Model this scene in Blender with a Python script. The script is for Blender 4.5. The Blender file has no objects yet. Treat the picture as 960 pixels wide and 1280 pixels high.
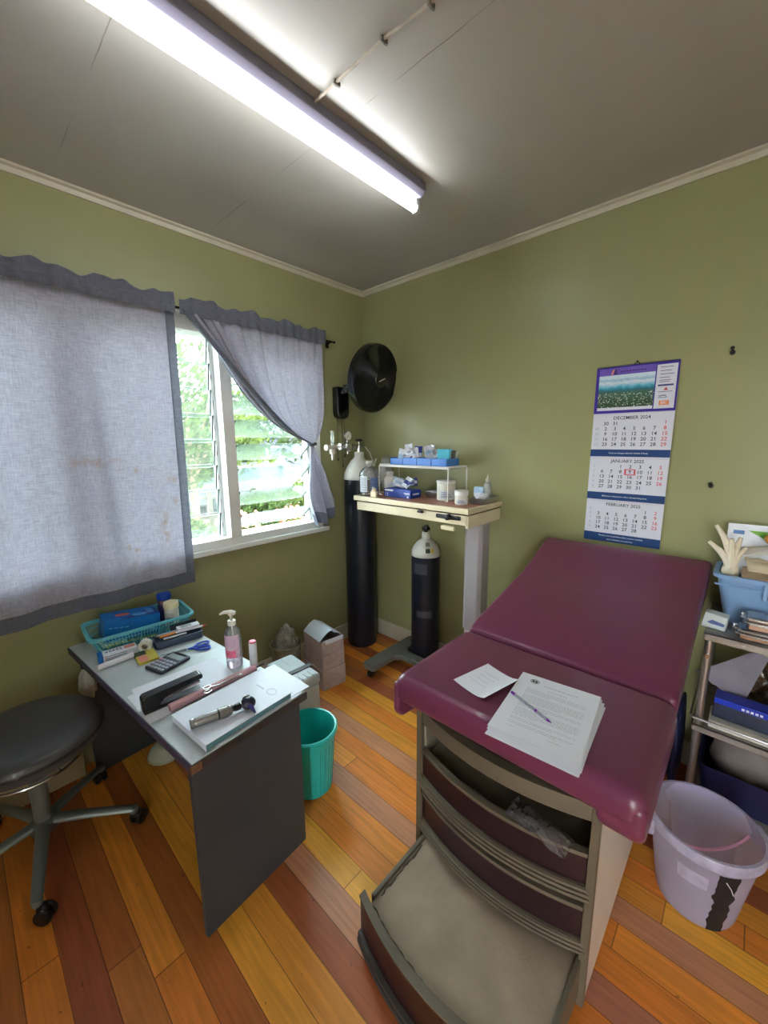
import bpy, bmesh, math, random
from mathutils import Vector, Matrix, noise as mn
random.seed(7)
PI = math.pi
SC = bpy.context.scene
COL = SC.collection
V = Vector

# ------------------------------------------------------------------ colour / materials
def lin(c):
    out = []
    for v in c:
        v = v / 255.0
        out.append(v / 12.92 if v <= 0.04045 else ((v + 0.055) / 1.055) ** 2.4)
    return (out[0], out[1], out[2], 1.0)

MATS = {}
def mat(name, rgb, rough=0.5, metal=0.0, var=0.06, vscale=9.0, bump=0.0, bscale=60.0, spec=0.5,
        trans=0.0, coat=0.0, emit=None, estr=0.0, stretch=None, ior=1.45, sheen=0.0):
    """Procedural principled material: the colour is broken up by a noise texture."""
    if name in MATS:
        return MATS[name]
    m = bpy.data.materials.new(name); m.use_nodes = True
    nt = m.node_tree; N = nt.nodes; L = nt.links
    p = N['Principled BSDF']
    tc = N.new('ShaderNodeTexCoord')
    src = tc.outputs['Object']
    if stretch:
        mp = N.new('ShaderNodeMapping'); mp.inputs['Scale'].default_value = stretch
        L.new(src, mp.inputs[0]); src = mp.outputs[0]
    c = lin(rgb)
    if var > 0:
        nz = N.new('ShaderNodeTexNoise'); nz.inputs['Scale'].default_value = vscale; nz.inputs['Detail'].default_value = 4
        L.new(src, nz.inputs['Vector'])
        rp = N.new('ShaderNodeValToRGB')
        rp.color_ramp.elements[0].position = 0.3; rp.color_ramp.elements[1].position = 0.7
        rp.color_ramp.elements[0].color = tuple(x * (1 - var) for x in c[:3]) + (1,)
        rp.color_ramp.elements[1].color = tuple(min(1, x * (1 + var)) for x in c[:3]) + (1,)
        L.new(nz.outputs['Fac'], rp.inputs[0]); L.new(rp.outputs[0], p.inputs['Base Color'])
    else:
        p.inputs['Base Color'].default_value = c
    p.inputs['Roughness'].default_value = rough
    p.inputs['Metallic'].default_value = metal
    p.inputs['Specular IOR Level'].default_value = spec
    p.inputs['Transmission Weight'].default_value = trans
    p.inputs['Coat Weight'].default_value = coat
    p.inputs['IOR'].default_value = ior
    if emit:
        p.inputs['Emission Color'].default_value = lin(emit); p.inputs['Emission Strength'].default_value = estr
    if bump > 0:
        nb = N.new('ShaderNodeTexNoise'); nb.inputs['Scale'].default_value = bscale; nb.inputs['Detail'].default_value = 5
        L.new(src, nb.inputs['Vector'])
        bp = N.new('ShaderNodeBump'); bp.inputs['Strength'].default_value = bump; bp.inputs['Distance'].default_value = 0.01
        L.new(nb.outputs['Fac'], bp.inputs['Height']); L.new(bp.outputs[0], p.inputs['Normal'])
    MATS[name] = m
    return m

def film(name, rgb, body=0.25, gloss=0.25, rough=0.1, translucent=0.5, vscale=40.0):
    """Thin clear or frosted plastic / glass: see-through + a milky body + a glossy skin."""
    if name in MATS:
        return MATS[name]
    m = bpy.data.materials.new(name); m.use_nodes = True
    nt = m.node_tree; N = nt.nodes; L = nt.links
    N.remove(N['Principled BSDF']); out = N['Material Output']
    c = lin(rgb)
    tr = N.new('ShaderNodeBsdfTransparent')
    tr.inputs[0].default_value = tuple(0.55 + 0.45 * x for x in c[:3]) + (1,)
    df = N.new('ShaderNodeBsdfDiffuse'); df.inputs[0].default_value = c
    tl = N.new('ShaderNodeBsdfTranslucent'); tl.inputs[0].default_value = c
    mb = N.new('ShaderNodeMixShader'); mb.inputs[0].default_value = translucent
    L.new(df.outputs[0], mb.inputs[1]); L.new(tl.outputs[0], mb.inputs[2])
    m1 = N.new('ShaderNodeMixShader')
    tc = N.new('ShaderNodeTexCoord'); nz = N.new('ShaderNodeTexNoise'); nz.inputs['Scale'].default_value = vscale
    L.new(tc.outputs['Object'], nz.inputs['Vector'])
    mr = N.new('ShaderNodeMapRange'); mr.inputs['To Min'].default_value = max(0, body - 0.1 * min(1, body * 2)); mr.inputs['To Max'].default_value = min(1, body + 0.1 * min(1, body * 2))
    mr.inputs['From Min'].default_value = 0.3; mr.inputs['From Max'].default_value = 0.7
    L.new(nz.outputs['Fac'], mr.inputs['Value']); L.new(mr.outputs[0], m1.inputs[0])
    L.new(tr.outputs[0], m1.inputs[1]); L.new(mb.outputs[0], m1.inputs[2])
    gl = N.new('ShaderNodeBsdfGlossy'); gl.inputs['Roughness'].default_value = rough
    lw = N.new('ShaderNodeLayerWeight'); lw.inputs['Blend'].default_value = 0.25
    mg = N.new('ShaderNodeMath'); mg.operation = 'MULTIPLY_ADD'; mg.inputs[1].default_value = gloss; mg.inputs[2].default_value = gloss * 0.12
    mg.use_clamp = True
    L.new(lw.outputs['Fresnel'], mg.inputs[0])
    m2 = N.new('ShaderNodeMixShader'); L.new(mg.outputs[0], m2.inputs[0])
    L.new(m1.outputs[0], m2.inputs[1]); L.new(gl.outputs[0], m2.inputs[2])
    L.new(m2.outputs[0], out.inputs['Surface'])
    MATS[name] = m
    return m

# ------------------------------------------------------------------ mesh builder
_txt = {}
def text_geo(s):
    if s in _txt:
        return _txt[s]
    cu = bpy.data.curves.new('t', 'FONT'); cu.body = s; cu.size = 1.0; cu.resolution_u = 2; cu.offset = 0.012
    cu.align_x = 'CENTER'; cu.align_y = 'CENTER'
    o = bpy.data.objects.new('t', cu); COL.objects.link(o)
    dg = bpy.context.evaluated_depsgraph_get(); dg.update()
    me = o.evaluated_get(dg).to_mesh()
    r = ([v.co.copy() for v in me.vertices], [tuple(p.vertices) for p in me.polygons])
    o.evaluated_get(dg).to_mesh_clear()
    bpy.data.objects.remove(o); bpy.data.curves.remove(cu)
    _txt[s] = r
    return r

class MB:
    def __init__(self):
        self.bm = bmesh.new(); self.mi = 0; self.wn = False
    def _add(self, bm2, M=None):
        if M is not None:
            bmesh.ops.transform(bm2, matrix=M, verts=bm2.verts)
        me = bpy.data.meshes.new('tmp'); bm2.to_mesh(me); bm2.free()
        n0 = len(self.bm.faces)
        self.bm.from_mesh(me); bpy.data.meshes.remove(me)
        self.bm.faces.ensure_lookup_table()
        for i in range(n0, len(self.bm.faces)):
            self.bm.faces[i].material_index = self.mi
        return self
    def box(self, x0, x1, y0, y1, z0, z1, bev=0.0, seg=2, M=None):
        b = bmesh.new(); bmesh.ops.create_cube(b, size=1.0)
        bmesh.ops.transform(b, matrix=Matrix.Translation(((x0+x1)/2, (y0+y1)/2, (z0+z1)/2)) @ Matrix.Diagonal((abs(x1-x0), abs(y1-y0), abs(z1-z0), 1)), verts=b.verts)
        if bev > 0:
            self.wn = True
            bev = min(bev, 0.49 * min(abs(x1-x0), abs(y1-y0), abs(z1-z0)))
            bmesh.ops.bevel(b, geom=b.edges[:], offset=bev, segments=seg, profile=0.5, affect='EDGES')
        return self._add(b, M)
    def faces(self, verts, faces, M=None):
        b = bmesh.new(); vs = [b.verts.new(v) for v in verts]
        for f in faces:
            try: b.faces.new([vs[i] for i in f])
            except ValueError: pass
        return self._add(b, M)
    def lathe(self, prof, seg=32, M=None, a0=0.0, a1=2*PI, sx=1.0, sy=1.0):
        full = abs(a1 - a0 - 2*PI) < 1e-6
        n = seg if full else seg + 1
        vs, fs = [], []
        for i in range(n):
            a = a0 + (a1-a0)*i/seg
            for r, z in prof:
                vs.append((r*math.cos(a)*sx, r*math.sin(a)*sy, z))
        k = len(prof)
        for i in range(seg):
            j = (i+1) % n
            for q in range(k-1):
                f = [i*k+q, j*k+q, j*k+q+1, i*k+q+1]
                fs.append(f)
        b = bmesh.new(); bv = [b.verts.new(v) for v in vs]
        for f in fs: b.faces.new([bv[t] for t in f])
        bmesh.ops.remove_doubles(b, verts=b.verts, dist=1e-6)
        bmesh.ops.recalc_face_normals(b, faces=b.faces)
        return self._add(b, M)
    def cyl(self, p0, p1, r, r1=None, seg=20, bev=0.0):
        p0, p1 = V(p0), V(p1); d = p1-p0; h = d.length
        r1 = r if r1 is None else r1
        q = V((0,0,1)).rotation_difference(d.normalized()).to_matrix().to_4x4()
        if bev > 0:
            pr = [(0,0),(r-bev,0),(r-bev*.3,bev*.3),(r,bev),(r1,h-bev),(r1-bev*.3,h-bev*.3),(r1-bev,h),(0,h)]
        else:
            pr = [(0,0),(r,0),(r1,h),(0,h)]
        return self.lathe(pr, seg, Matrix.Translation(p0) @ q)
    def tube(self, pts, r, seg=8, closed=False, caps=True):
        pts = [V(p) for p in pts]; n = len(pts)
        rs = r if isinstance(r, (list, tuple)) else [r]*n
        b = bmesh.new(); rings = []
        t0 = (pts[1]-pts[0]).normalized()
        up = V((0,0,1)) if abs(t0.z) < 0.9 else V((1,0,0))
        nrm = t0.cross(up).normalized()
        for i, p in enumerate(pts):
            if closed: t = (pts[(i+1)%n]-pts[i-1]).normalized()
            elif i == 0: t = t0
            elif i == n-1: t = (pts[-1]-pts[-2]).normalized()
            else: t = ((pts[i+1]-p).normalized()+(p-pts[i-1]).normalized())
            if not closed and 0 < i < n-1:
                t = t.normalized() if t.length > 1e-6 else t0
            nrm = (nrm - t*nrm.dot(t))
            nrm = nrm.normalized() if nrm.length > 1e-6 else t.orthogonal().normalized()
            bi = t.cross(nrm)
            rings.append([b.verts.new(p + (nrm*math.cos(2*PI*k/seg)+bi*math.sin(2*PI*k/seg))*rs[i]) for k in range(seg)])
        m = n if closed else n-1
        for i in range(m):
            A, B = rings[i], rings[(i+1)%n]
            for k in range(seg):
                b.faces.new([A[k], A[(k+1)%seg], B[(k+1)%seg], B[k]])
        if caps and not closed:
            b.faces.new(rings[0][::-1]); b.faces.new(rings[-1])
        bmesh.ops.recalc_face_normals(b, faces=b.faces)
        return self._add(b)
    def prism(self, poly, z0, z1, M=None, bev=0.0, seg=3, ang=25):
        """poly in xy, extruded z0..z1, optional bevel of sharp edges."""
        b = bmesh.new(); n = len(poly)
        lo = [b.verts.new((x,y,z0)) for x,y in poly]; hi = [b.verts.new((x,y,z1)) for x,y in poly]
        b.faces.new(lo[::-1]); b.faces.new(hi)
        for i in range(n):
            j = (i+1)%n; b.faces.new([lo[i],lo[j],hi[j],hi[i]])
        bmesh.ops.recalc_face_normals(b, faces=b.faces)
        if bev > 0:
            self.wn = True
            b.normal_update()
            es = [e for e in b.edges if e.calc_face_angle(0) > math.radians(ang)]
            bmesh.ops.bevel(b, geom=es, offset=bev, segments=seg, profile=0.5, affect='EDGES', clamp_overlap=True)
        return self._add(b, M)
    def grid(self, fn, nu, nv, M=None, cu=False):
        vs = [fn(i/nu, j/nv) for j in range(nv+1) for i in range(nu+1)]
        fs = [(j*(nu+1)+i, j*(nu+1)+i+1, (j+1)*(nu+1)+i+1, (j+1)*(nu+1)+i) for j in range(nv) for i in range(nu)]
        return self.faces(vs, fs, M)
    def slab(self, fn, nu, nv, th, M=None):
        """a thin solid sheet over fn(u,v) with thickness th (offset along the normal)"""
        def nrm(u,v):
            e=1e-3; du=fn(min(1,u+e),v)-fn(max(0,u-e),v); dv=fn(u,min(1,v+e))-fn(u,max(0,v-e))
            return du.cross(dv).normalized()
        top=[];bot=[]
        for j in range(nv+1):
            for i in range(nu+1):
                u,v=i/nu,j/nv; p=fn(u,v); q=nrm(u,v)*th*.5; top.append(p+q); bot.append(p-q)
        W=nu+1; n=len(top); vs=top+bot; fs=[]
        for j in range(nv):
            for i in range(nu):
                a=j*W+i; f=(a,a+1,a+W+1,a+W); fs.append(f); fs.append(tuple(n+t for t in f[::-1]))
        ring=[i for i in range(W)]+[j*W+nu for j in range(1,nv+1)]+[nv*W+i for i in range(nu-1,-1,-1)]+[j*W for j in range(nv-1,0,-1)]
        for a,b in zip(ring,ring[1:]+ring[:1]): fs.append((b,a,n+a,n+b))
        return self.faces(vs,fs,M)
    def sphere(self, c, r, sub=3, scale=(1,1,1), crumple=0.0, freq=3.0, seed=0.0, M=None):
        b = bmesh.new(); bmesh.ops.create_icosphere(b, subdivisions=sub, radius=1.0)
        for v in b.verts:
            p = v.co.copy()
            if crumple:
                k = mn.noise(p*freq + V((seed, seed*1.7, -seed))) + 0.6*mn.noise(p*freq*2.3 + V((seed*3, 1, seed)))
                p *= 1 + crumple*k
            v.co = V((p.x*r*scale[0], p.y*r*scale[1], p.z*r*scale[2])) + V(c)
        return self._add(b, M)
    def text(self, s, size, M, bold=0.0):
        vs, fs = text_geo(s)
        return self.faces([v*size for v in vs], fs, M)
    def build(self, name, mats, parent=None, smooth=True, ang=38):
        me = bpy.data.meshes.new(name)
        if smooth:
            ca = math.radians(ang)
            for e in self.bm.edges:
                if len(e.link_faces) == 2 and e.calc_face_angle(0) > ca: e.smooth = False
            for f in self.bm.faces: f.smooth = True
        self.bm.to_mesh(me); self.bm.free()
        for m in (mats if isinstance(mats, (list, tuple)) else [mats]): me.materials.append(m)
        o = bpy.data.objects.new(name, me); COL.objects.link(o)
        if parent is not None: o.parent = parent
        if self.wn and smooth:
            wn = o.modifiers.new('weighted_normals','WEIGHTED_NORMAL'); wn.keep_sharp = True
        return o

def tag(o, label, cat, group=None, kind=None):
    o['label'] = label; o['category'] = cat
    if group: o['group'] = group
    if kind: o['kind'] = kind
    return o
def thing(name, label, cat, loc=(0,0,0), rotz=0.0, group=None):
    o = bpy.data.objects.new(name, None); COL.objects.link(o)
    o.empty_display_size = 0.05
    o.location = loc; o.rotation_euler = (0,0,rotz)
    return tag(o, label, cat, group)
def struct(name, mb, m, parent=None, **k):
    o = mb.build(name, m, parent, **k)
    if parent is None: o['kind'] = 'structure'
    return o
def place(o, loc, rotz=0.0, rx=0.0, ry=0.0):
    o.location = loc; o.rotation_euler = (rx, ry, rotz); return o
def R3(x=0,y=0,z=0):
    return Matrix.Rotation(z,4,'Z') @ Matrix.Rotation(y,4,'Y') @ Matrix.Rotation(x,4,'X')
def T3(x,y,z): return Matrix.Translation((x,y,z))
def smooth01(t):
    t = max(0.0, min(1.0, t)); return t*t*(3-2*t)
def lerp(a,b,t): return a+(b-a)*t
# ------------------------------------------------------------------ camera
F, YAW, PIT, ROL = 501.2, -0.745606, -0.175565, -0.008432
CAM = V((2.15941, -2.1330, 1.47969))
fw = V((math.sin(YAW)*math.cos(PIT), math.cos(YAW)*math.cos(PIT), math.sin(PIT)))
rt = V((math.cos(YAW), -math.sin(YAW), 0)); up = rt.cross(fw)
cr, sr = math.cos(ROL), math.sin(ROL)
r2, u2 = rt*cr + up*sr, up*cr - rt*sr
cd = bpy.data.cameras.new('camera'); cam = bpy.data.objects.new('camera', cd); COL.objects.link(cam)
cam.matrix_world = Matrix(((r2.x,u2.x,-fw.x,CAM.x),(r2.y,u2.y,-fw.y,CAM.y),(r2.z,u2.z,-fw.z,CAM.z),(0,0,0,1)))
cd.sensor_fit = 'HORIZONTAL'; cd.sensor_width = 36.0; cd.lens = F/960*36.0; cd.clip_start = 0.02; cd.clip_end = 200
SC.camera = cam

# ------------------------------------------------------------------ materials of the room
def wall_paint(name, rgb):
    return mat(name, rgb, rough=0.36, var=0.07, vscale=2.2, bump=0.06, bscale=35, spec=0.45)
M_wall = wall_paint('olive_paint', (151,150,106))
M_wall2 = wall_paint('pale_bounce_paint', (190,188,160))  # lighter than the olive so the unseen walls bounce more light
M_ceil = None
def ceiling_mat():
    m = bpy.data.materials.new('ceiling_paint'); m.use_nodes = True
    nt=m.node_tree;N=nt.nodes;L=nt.links;p=N['Principled BSDF']
    tc=N.new('ShaderNodeTexCoord');sp=N.new('ShaderNodeSeparateXYZ');L.new(tc.outputs['Object'],sp.inputs[0])
    nz=N.new('ShaderNodeTexNoise');nz.inputs['Scale'].default_value=2.0;nz.inputs['Detail'].default_value=5
    L.new(tc.outputs['Object'],nz.inputs['Vector'])
    base=N.new('ShaderNodeValToRGB');base.color_ramp.elements[0].position=.3;base.color_ramp.elements[1].position=.7
    base.color_ramp.elements[0].color=lin((166,162,154));base.color_ramp.elements[1].color=lin((176,172,164))
    L.new(nz.outputs['Fac'],base.inputs[0])
    n2=N.new('ShaderNodeTexNoise');n2.inputs['Scale'].default_value=7.0;n2.inputs['Detail'].default_value=6
    L.new(tc.outputs['Object'],n2.inputs['Vector'])
    prev=None
    for yj in (-1.11,-1.715,-0.5):       # joints between the ceiling sheets
        s=N.new('ShaderNodeMath');s.operation='ADD';s.inputs[1].default_value=-yj;L.new(sp.outputs['Y'],s.inputs[0])
        w=N.new('ShaderNodeMath');w.operation='MULTIPLY_ADD';w.inputs[1].default_value=.012;L.new(n2.outputs['Fac'],w.inputs[0]);L.new(s.outputs[0],w.inputs[2])
        a=N.new('ShaderNodeMath');a.operation='SUBTRACT';a.inputs[1].default_value=.006;L.new(w.outputs[0],a.inputs[0])
        b=N.new('ShaderNodeMath');b.operation='ABSOLUTE';L.new(a.outputs[0],b.inputs[0])
        l=N.new('ShaderNodeMath');l.operation='LESS_THAN';l.inputs[1].default_value=.0014 if yj!=-0.5 else 0.0;L.new(b.outputs[0],l.inputs[0])
        if prev is None: prev=l
        else:
            mx=N.new('ShaderNodeMath');mx.operation='MAXIMUM';L.new(prev.outputs[0],mx.inputs[0]);L.new(l.outputs[0],mx.inputs[1]);prev=mx
    n3=N.new('ShaderNodeTexNoise');n3.inputs['Scale'].default_value=5.0;L.new(tc.outputs['Object'],n3.inputs['Vector'])
    br=N.new('ShaderNodeMapRange');br.inputs['From Min'].default_value=.42;br.inputs['From Max'].default_value=.6;L.new(n3.outputs['Fac'],br.inputs['Value'])
    ml=N.new('ShaderNodeMath');ml.operation='MULTIPLY';L.new(prev.outputs[0],ml.inputs[0]);L.new(br.outputs[0],ml.inputs[1])
    mx=N.new('ShaderNodeMix');mx.data_type='RGBA';L.new(ml.outputs[0],mx.inputs['Factor']);L.new(base.outputs[0],mx.inputs['A']);mx.inputs['B'].default_value=lin((125,117,104))
    L.new(mx.outputs['Result'],p.inputs['Base Color']);p.inputs['Roughness'].default_value=.5
    return m
M_ceil = ceiling_mat()

def floor_mat():
    m=bpy.data.materials.new('floor_boards');m.use_nodes=True
    nt=m.node_tree;N=nt.nodes;L=nt.links;p=N['Principled BSDF']
    def math_(op,a,b=None,c=None):
        n=N.new('ShaderNodeMath');n.operation=op
        for i,x in enumerate((a,b,c)):
            if x is None: continue
            if isinstance(x,(int,float)): n.inputs[i].default_value=x
            else: L.new(x,n.inputs[i])
        return n.outputs[0]
    tc=N.new('ShaderNodeTexCoord');sp=N.new('ShaderNodeSeparateXYZ');L.new(tc.outputs['Object'],sp.inputs[0])
    q=math_('DIVIDE',math_('SUBTRACT',math_('MULTIPLY',sp.outputs['Y'],-1.0),.06),.085)
    idx=math_('FLOOR',q);fr=math_('FRACT',q)
    wn=N.new('ShaderNodeTexWhiteNoise');wn.noise_dimensions='1D';L.new(idx,wn.inputs['W'])
    xx=math_('DIVIDE',math_('ADD',sp.outputs['X'],math_('MULTIPLY',wn.outputs['Value'],2.6)),1.9)
    seg=math_('FLOOR',xx);sfr=math_('FRACT',xx)
    ramp=N.new('ShaderNodeValToRGB');cr_=ramp.color_ramp;cr_.interpolation='CONSTANT'
    Y=(226,158,78);O=(228,146,78);U=(186,126,100);Rr=(164,94,64);B=(186,116,68);D=(150,90,60)
    cols=[B,O,Rr,O,B,Rr,Y,O,Y,U,O,O,U,O,O,Y,U,Rr,Y,Y,B,O,B,Rr,O,B,Y,B,O,B,O,B]
    cr_.elements[0].position=0;cr_.elements[0].color=lin(cols[0]);cr_.elements[1].position=1/32;cr_.elements[1].color=lin(cols[1])
    for i in range(2,32):
        e=cr_.elements.new(i/32);e.color=lin(cols[i])
    L.new(math_('DIVIDE',math_('ADD',idx,.5),32.0),ramp.inputs[0])
    # board-to-board variation along the length
    w2=N.new('ShaderNodeTexWhiteNoise');w2.noise_dimensions='2D';cb=N.new('ShaderNodeCombineXYZ');L.new(idx,cb.inputs[0]);L.new(seg,cb.inputs[1]);L.new(cb.outputs[0],w2.inputs['Vector'])
    hs=N.new('ShaderNodeHueSaturation');L.new(ramp.outputs[0],hs.inputs['Color'])
    L.new(math_('MULTIPLY_ADD',w2.outputs['Value'],.35,.85),hs.inputs['Value']);L.new(math_('MULTIPLY_ADD',w2.outputs['Value'],.02,.49),hs.inputs['Hue'])
    hs.inputs['Saturation'].default_value=1.06
    # grain
    mp=N.new('ShaderNodeMapping');mp.inputs['Scale'].default_value=(2.2,38,1);L.new(tc.outputs['Object'],mp.inputs[0])
    g=N.new('ShaderNodeTexNoise');g.inputs['Scale'].default_value=2.0;g.inputs['Detail'].default_value=7;g.inputs['Distortion'].default_value=.6;L.new(mp.outputs[0],g.inputs['Vector'])
    gr=N.new('ShaderNodeMapRange');gr.inputs['From Min'].default_value=.3;gr.inputs['From Max'].default_value=.7;gr.inputs['To Min'].default_value=.80;gr.inputs['To Max'].default_value=1.12;L.new(g.outputs['Fac'],gr.inputs['Value'])
    big=N.new('ShaderNodeTexNoise');big.inputs['Scale'].default_value=3.2;big.inputs['Detail'].default_value=3;L.new(tc.outputs['Object'],big.inputs['Vector'])
    bg=N.new('ShaderNodeMapRange');bg.inputs['From Min'].default_value=.3;bg.inputs['From Max'].default_value=.7;bg.inputs['To Min'].default_value=.86;bg.inputs['To Max'].default_value=1.1;L.new(big.outputs['Fac'],bg.inputs['Value'])
    gap=math_('MAXIMUM',math_('LESS_THAN',fr,.028),math_('LESS_THAN',sfr,.0016))
    sp2=N.new('ShaderNodeTexNoise');sp2.inputs['Scale'].default_value=46;L.new(tc.outputs['Object'],sp2.inputs['Vector'])
    spot=math_('MULTIPLY',math_('GREATER_THAN',sp2.outputs['Fac'],.745),.5)
    k=math_('MULTIPLY',math_('MULTIPLY',gr.outputs[0],bg.outputs[0]),math_('SUBTRACT',1.0,math_('MAXIMUM',math_('MULTIPLY',gap,.66),spot)))
    mul=N.new('ShaderNodeMix');mul.data_type='RGBA';mul.blend_type='MULTIPLY';mul.inputs['Factor'].default_value=1
    cc=N.new('ShaderNodeCombineColor');[L.new(k,cc.inputs[i]) for i in range(3)]
    L.new(hs.outputs[0],mul.inputs['A']);L.new(cc.outputs[0],mul.inputs['B'])
    L.new(mul.outputs['Result'],p.inputs['Base Color'])
    L.new(math_('MULTIPLY_ADD',big.outputs['Fac'],.22,.30),p.inputs['Roughness'])
    bp=N.new('ShaderNodeBump');bp.inputs['Strength'].default_value=.25;bp.inputs['Distance'].default_value=.003
    L.new(math_('SUBTRACT',math_('MULTIPLY',g.outputs['Fac'],.3),gap),bp.inputs['Height']);L.new(bp.outputs[0],p.inputs['Normal'])
    return m
M_floor=floor_mat()
M_trim=mat('ivory_trim_paint',(196,190,170),rough=.45,var=.08,vscale=6)
M_white=mat('white_frame_paint',(222,222,218),rough=.4,var=.05,vscale=8)

H=2.5; XR=3.3; YN=-3.3
b=MB(); b.box(-.1,XR+.1,YN-.1,.1,-.1,0); struct('floor',b,M_floor,smooth=False)
b=MB(); b.box(-.1,XR+.1,YN-.1,.1,H,H+.1); struct('ceiling',b,M_ceil,smooth=False)
WY0,WY1,WZ0,WZ1=-2.46,-.44,.905,2.075
b=MB(); b.box(-.12,0,YN-.1,.1,0,WZ0); b.box(-.12,0,YN-.1,.1,WZ1,H); b.box(-.12,0,WY1,.1,WZ0,WZ1); b.box(-.12,0,YN-.1,WY0,WZ0,WZ1)
struct('wall_left',b,M_wall,smooth=False)
b=MB(); b.box(0,XR+.1,0,.1,0,H); struct('wall_back',b,M_wall,smooth=False)
b=MB(); b.box(XR,XR+.1,YN-.1,0,0,H); struct('wall_right',b,M_wall2,smooth=False)
DX0,DX1=2.70,3.05                # doorway added behind the camera to let in unseen daylight fill
b=MB(); b.box(0,DX0,YN-.1,YN,0,H); b.box(DX1,XR,YN-.1,YN,0,H); b.box(DX0,DX1,YN-.1,YN,2.05,H); struct('wall_near',b,M_wall2,smooth=False)
b=MB(); b.box(DX0-.05,DX0+.01,YN-.115,YN+.015,0,2.06); b.box(DX1-.01,DX1+.05,YN-.115,YN+.015,0,2.06); b.box(DX0-.05,DX1+.05,YN-.115,YN+.015,2.04,2.10); struct('added_door_frame',b,M_white,smooth=False)  # frame of the added fill-light doorway
b=MB(); b.box(-.1,14,-14,YN-.1,-.2,-.1); struct('added_outside_floor',b,mat('pale_concrete',(170,166,158),rough=.8,var=.1),smooth=False)  # ground added outside the fill-light doorway, never in view
# cornice strips
b=MB(); b.prism([(0,0),(.026,0),(.026,-.008),(.012,-.012),(.008,-.03),(0,-.03)],YN,0,Matrix(((1,0,0,0),(0,0,1,0),(0,1,0,H),(0,0,0,1))))
struct('trim_1',b,M_trim,smooth=False)
b=MB(); b.prism([(0,0),(.026,0),(.026,-.008),(.012,-.012),(.008,-.03),(0,-.03)],0,XR,Matrix(((0,0,1,0),(-1,0,0,0),(0,1,0,H),(0,0,0,1))))
struct('trim_2',b,M_trim,smooth=False)
b=MB(); b.box(0,.016,YN,0,0,.116,bev=.004); struct('baseboard_left',b,M_trim)
b=MB(); b.box(.016,XR,-.016,0,0,.116,bev=.004); struct('baseboard_back',b,M_trim)

# ------------------------------------------------------------------ louvred window
win=bpy.data.objects.new('window_1',None);COL.objects.link(win);win['kind']='structure'
M_alu=mat('bright_aluminium',(205,207,208),rough=.35,metal=.4,var=.04)
M_clip=mat('dark_green_clip',(58,72,66),rough=.5)
M_glass=film('louvre_glass',(216,232,228),body=.035,gloss=.6,rough=.03,translucent=.5,vscale=2.5)  # milky body puts a slight overexposure haze into the glass itself
XA,XB=-.11,.03
b=MB()
b.box(XA,XB,WY0,WY1,WZ1-.05,WZ1-.001,bev=.003); b.box(XA,XB,WY0,WY1,WZ0+.001,WZ0+.045,bev=.003)
b.box(XA,XB,WY1-.045,WY1-.001,WZ0+.045,WZ1-.05,bev=.003); b.box(XA,XB,WY0+.001,WY0+.045,WZ0+.045,WZ1-.05,bev=.003)
b.box(-.02,.018,WY0-.03,WY1+.03,WZ1-.001,WZ1+.04,bev=.003)
b.build('window_frame',M_white,win)
b=MB(); b.box(-.02,.055,WY0-.04,WY1+.035,WZ0-.026,WZ0+.002,bev=.004); b.build('window_sill',M_white,win)
MULL=[-1.065,-1.76]
for my in MULL:
    b=MB(); b.box(XA,XB+.004,my-.032,my+.032,WZ0+.045,WZ1-.05,bev=.003); b.build('mullion',M_white,win)
bays=[(-1.033,-.485,52),(-1.728,-1.097,12),(-2.415,-1.792,12)]
for y0,y1,deg in bays:
    for yy,s in ((y0,1),(y1,-1)):
        b=MB(); b.box(-.075,-.035,min(yy,yy+s*.02),max(yy,yy+s*.02),WZ0+.046,WZ1-.052,bev=.002); b.build('louvre_channel',M_alu,win)
    n=8; pitch=(WZ1-.05-WZ0-.045)/n
    for i in range(n):
        zc=WZ0+.045+pitch*(i+.5)
        # inner edge up, outer edge down
        Mx=T3(-.055,0,zc)@Matrix.Rotation(math.radians(deg),4,'Y')
        b=MB(); b.box(-.003,.003,y0+.024,y1-.024,-.078,.078,bev=.001,seg=1,M=Mx); b.build('louvre_blade',M_glass,win)
        for yy,s in ((y0+.021,1),(y1-.021,-1)):
            b=MB(); b.box(-.006,.007,yy-.004,yy+.004,-.072,.072,bev=.002,seg=1,M=Mx)
            b.box(-.02,.02,yy-.006*s-.003,yy-.006*s+.003,-.012,.012,M=T3(-.055,0,zc)); b.build('blade_clip',M_clip,win)
# things screwed to the wall
M_black=mat('black_plastic',(22,22,24),rough=.4,var=.15)
M_rod=mat('dark_metal_rod',(40,38,36),rough=.35,metal=.8)
o=MB(); o.cyl((0,0,0),(0,-.02,0),.009,seg=14); o.cyl((0,-.02,0),(.0,-.045,.012),.004,seg=10); o.sphere((0,-.046,.012),.007,2)
o=o.build('wall_hook',M_black); place(o,(2.046,-.001,1.806)); tag(o,'small black hook high on the olive wall above the trolley','hook','wall hooks')
o2=o.copy(); COL.objects.link(o2); o2.location=(2.035,-.001,1.286); o2['label']='small black hook low on the olive wall, just above the blue bin'
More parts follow.
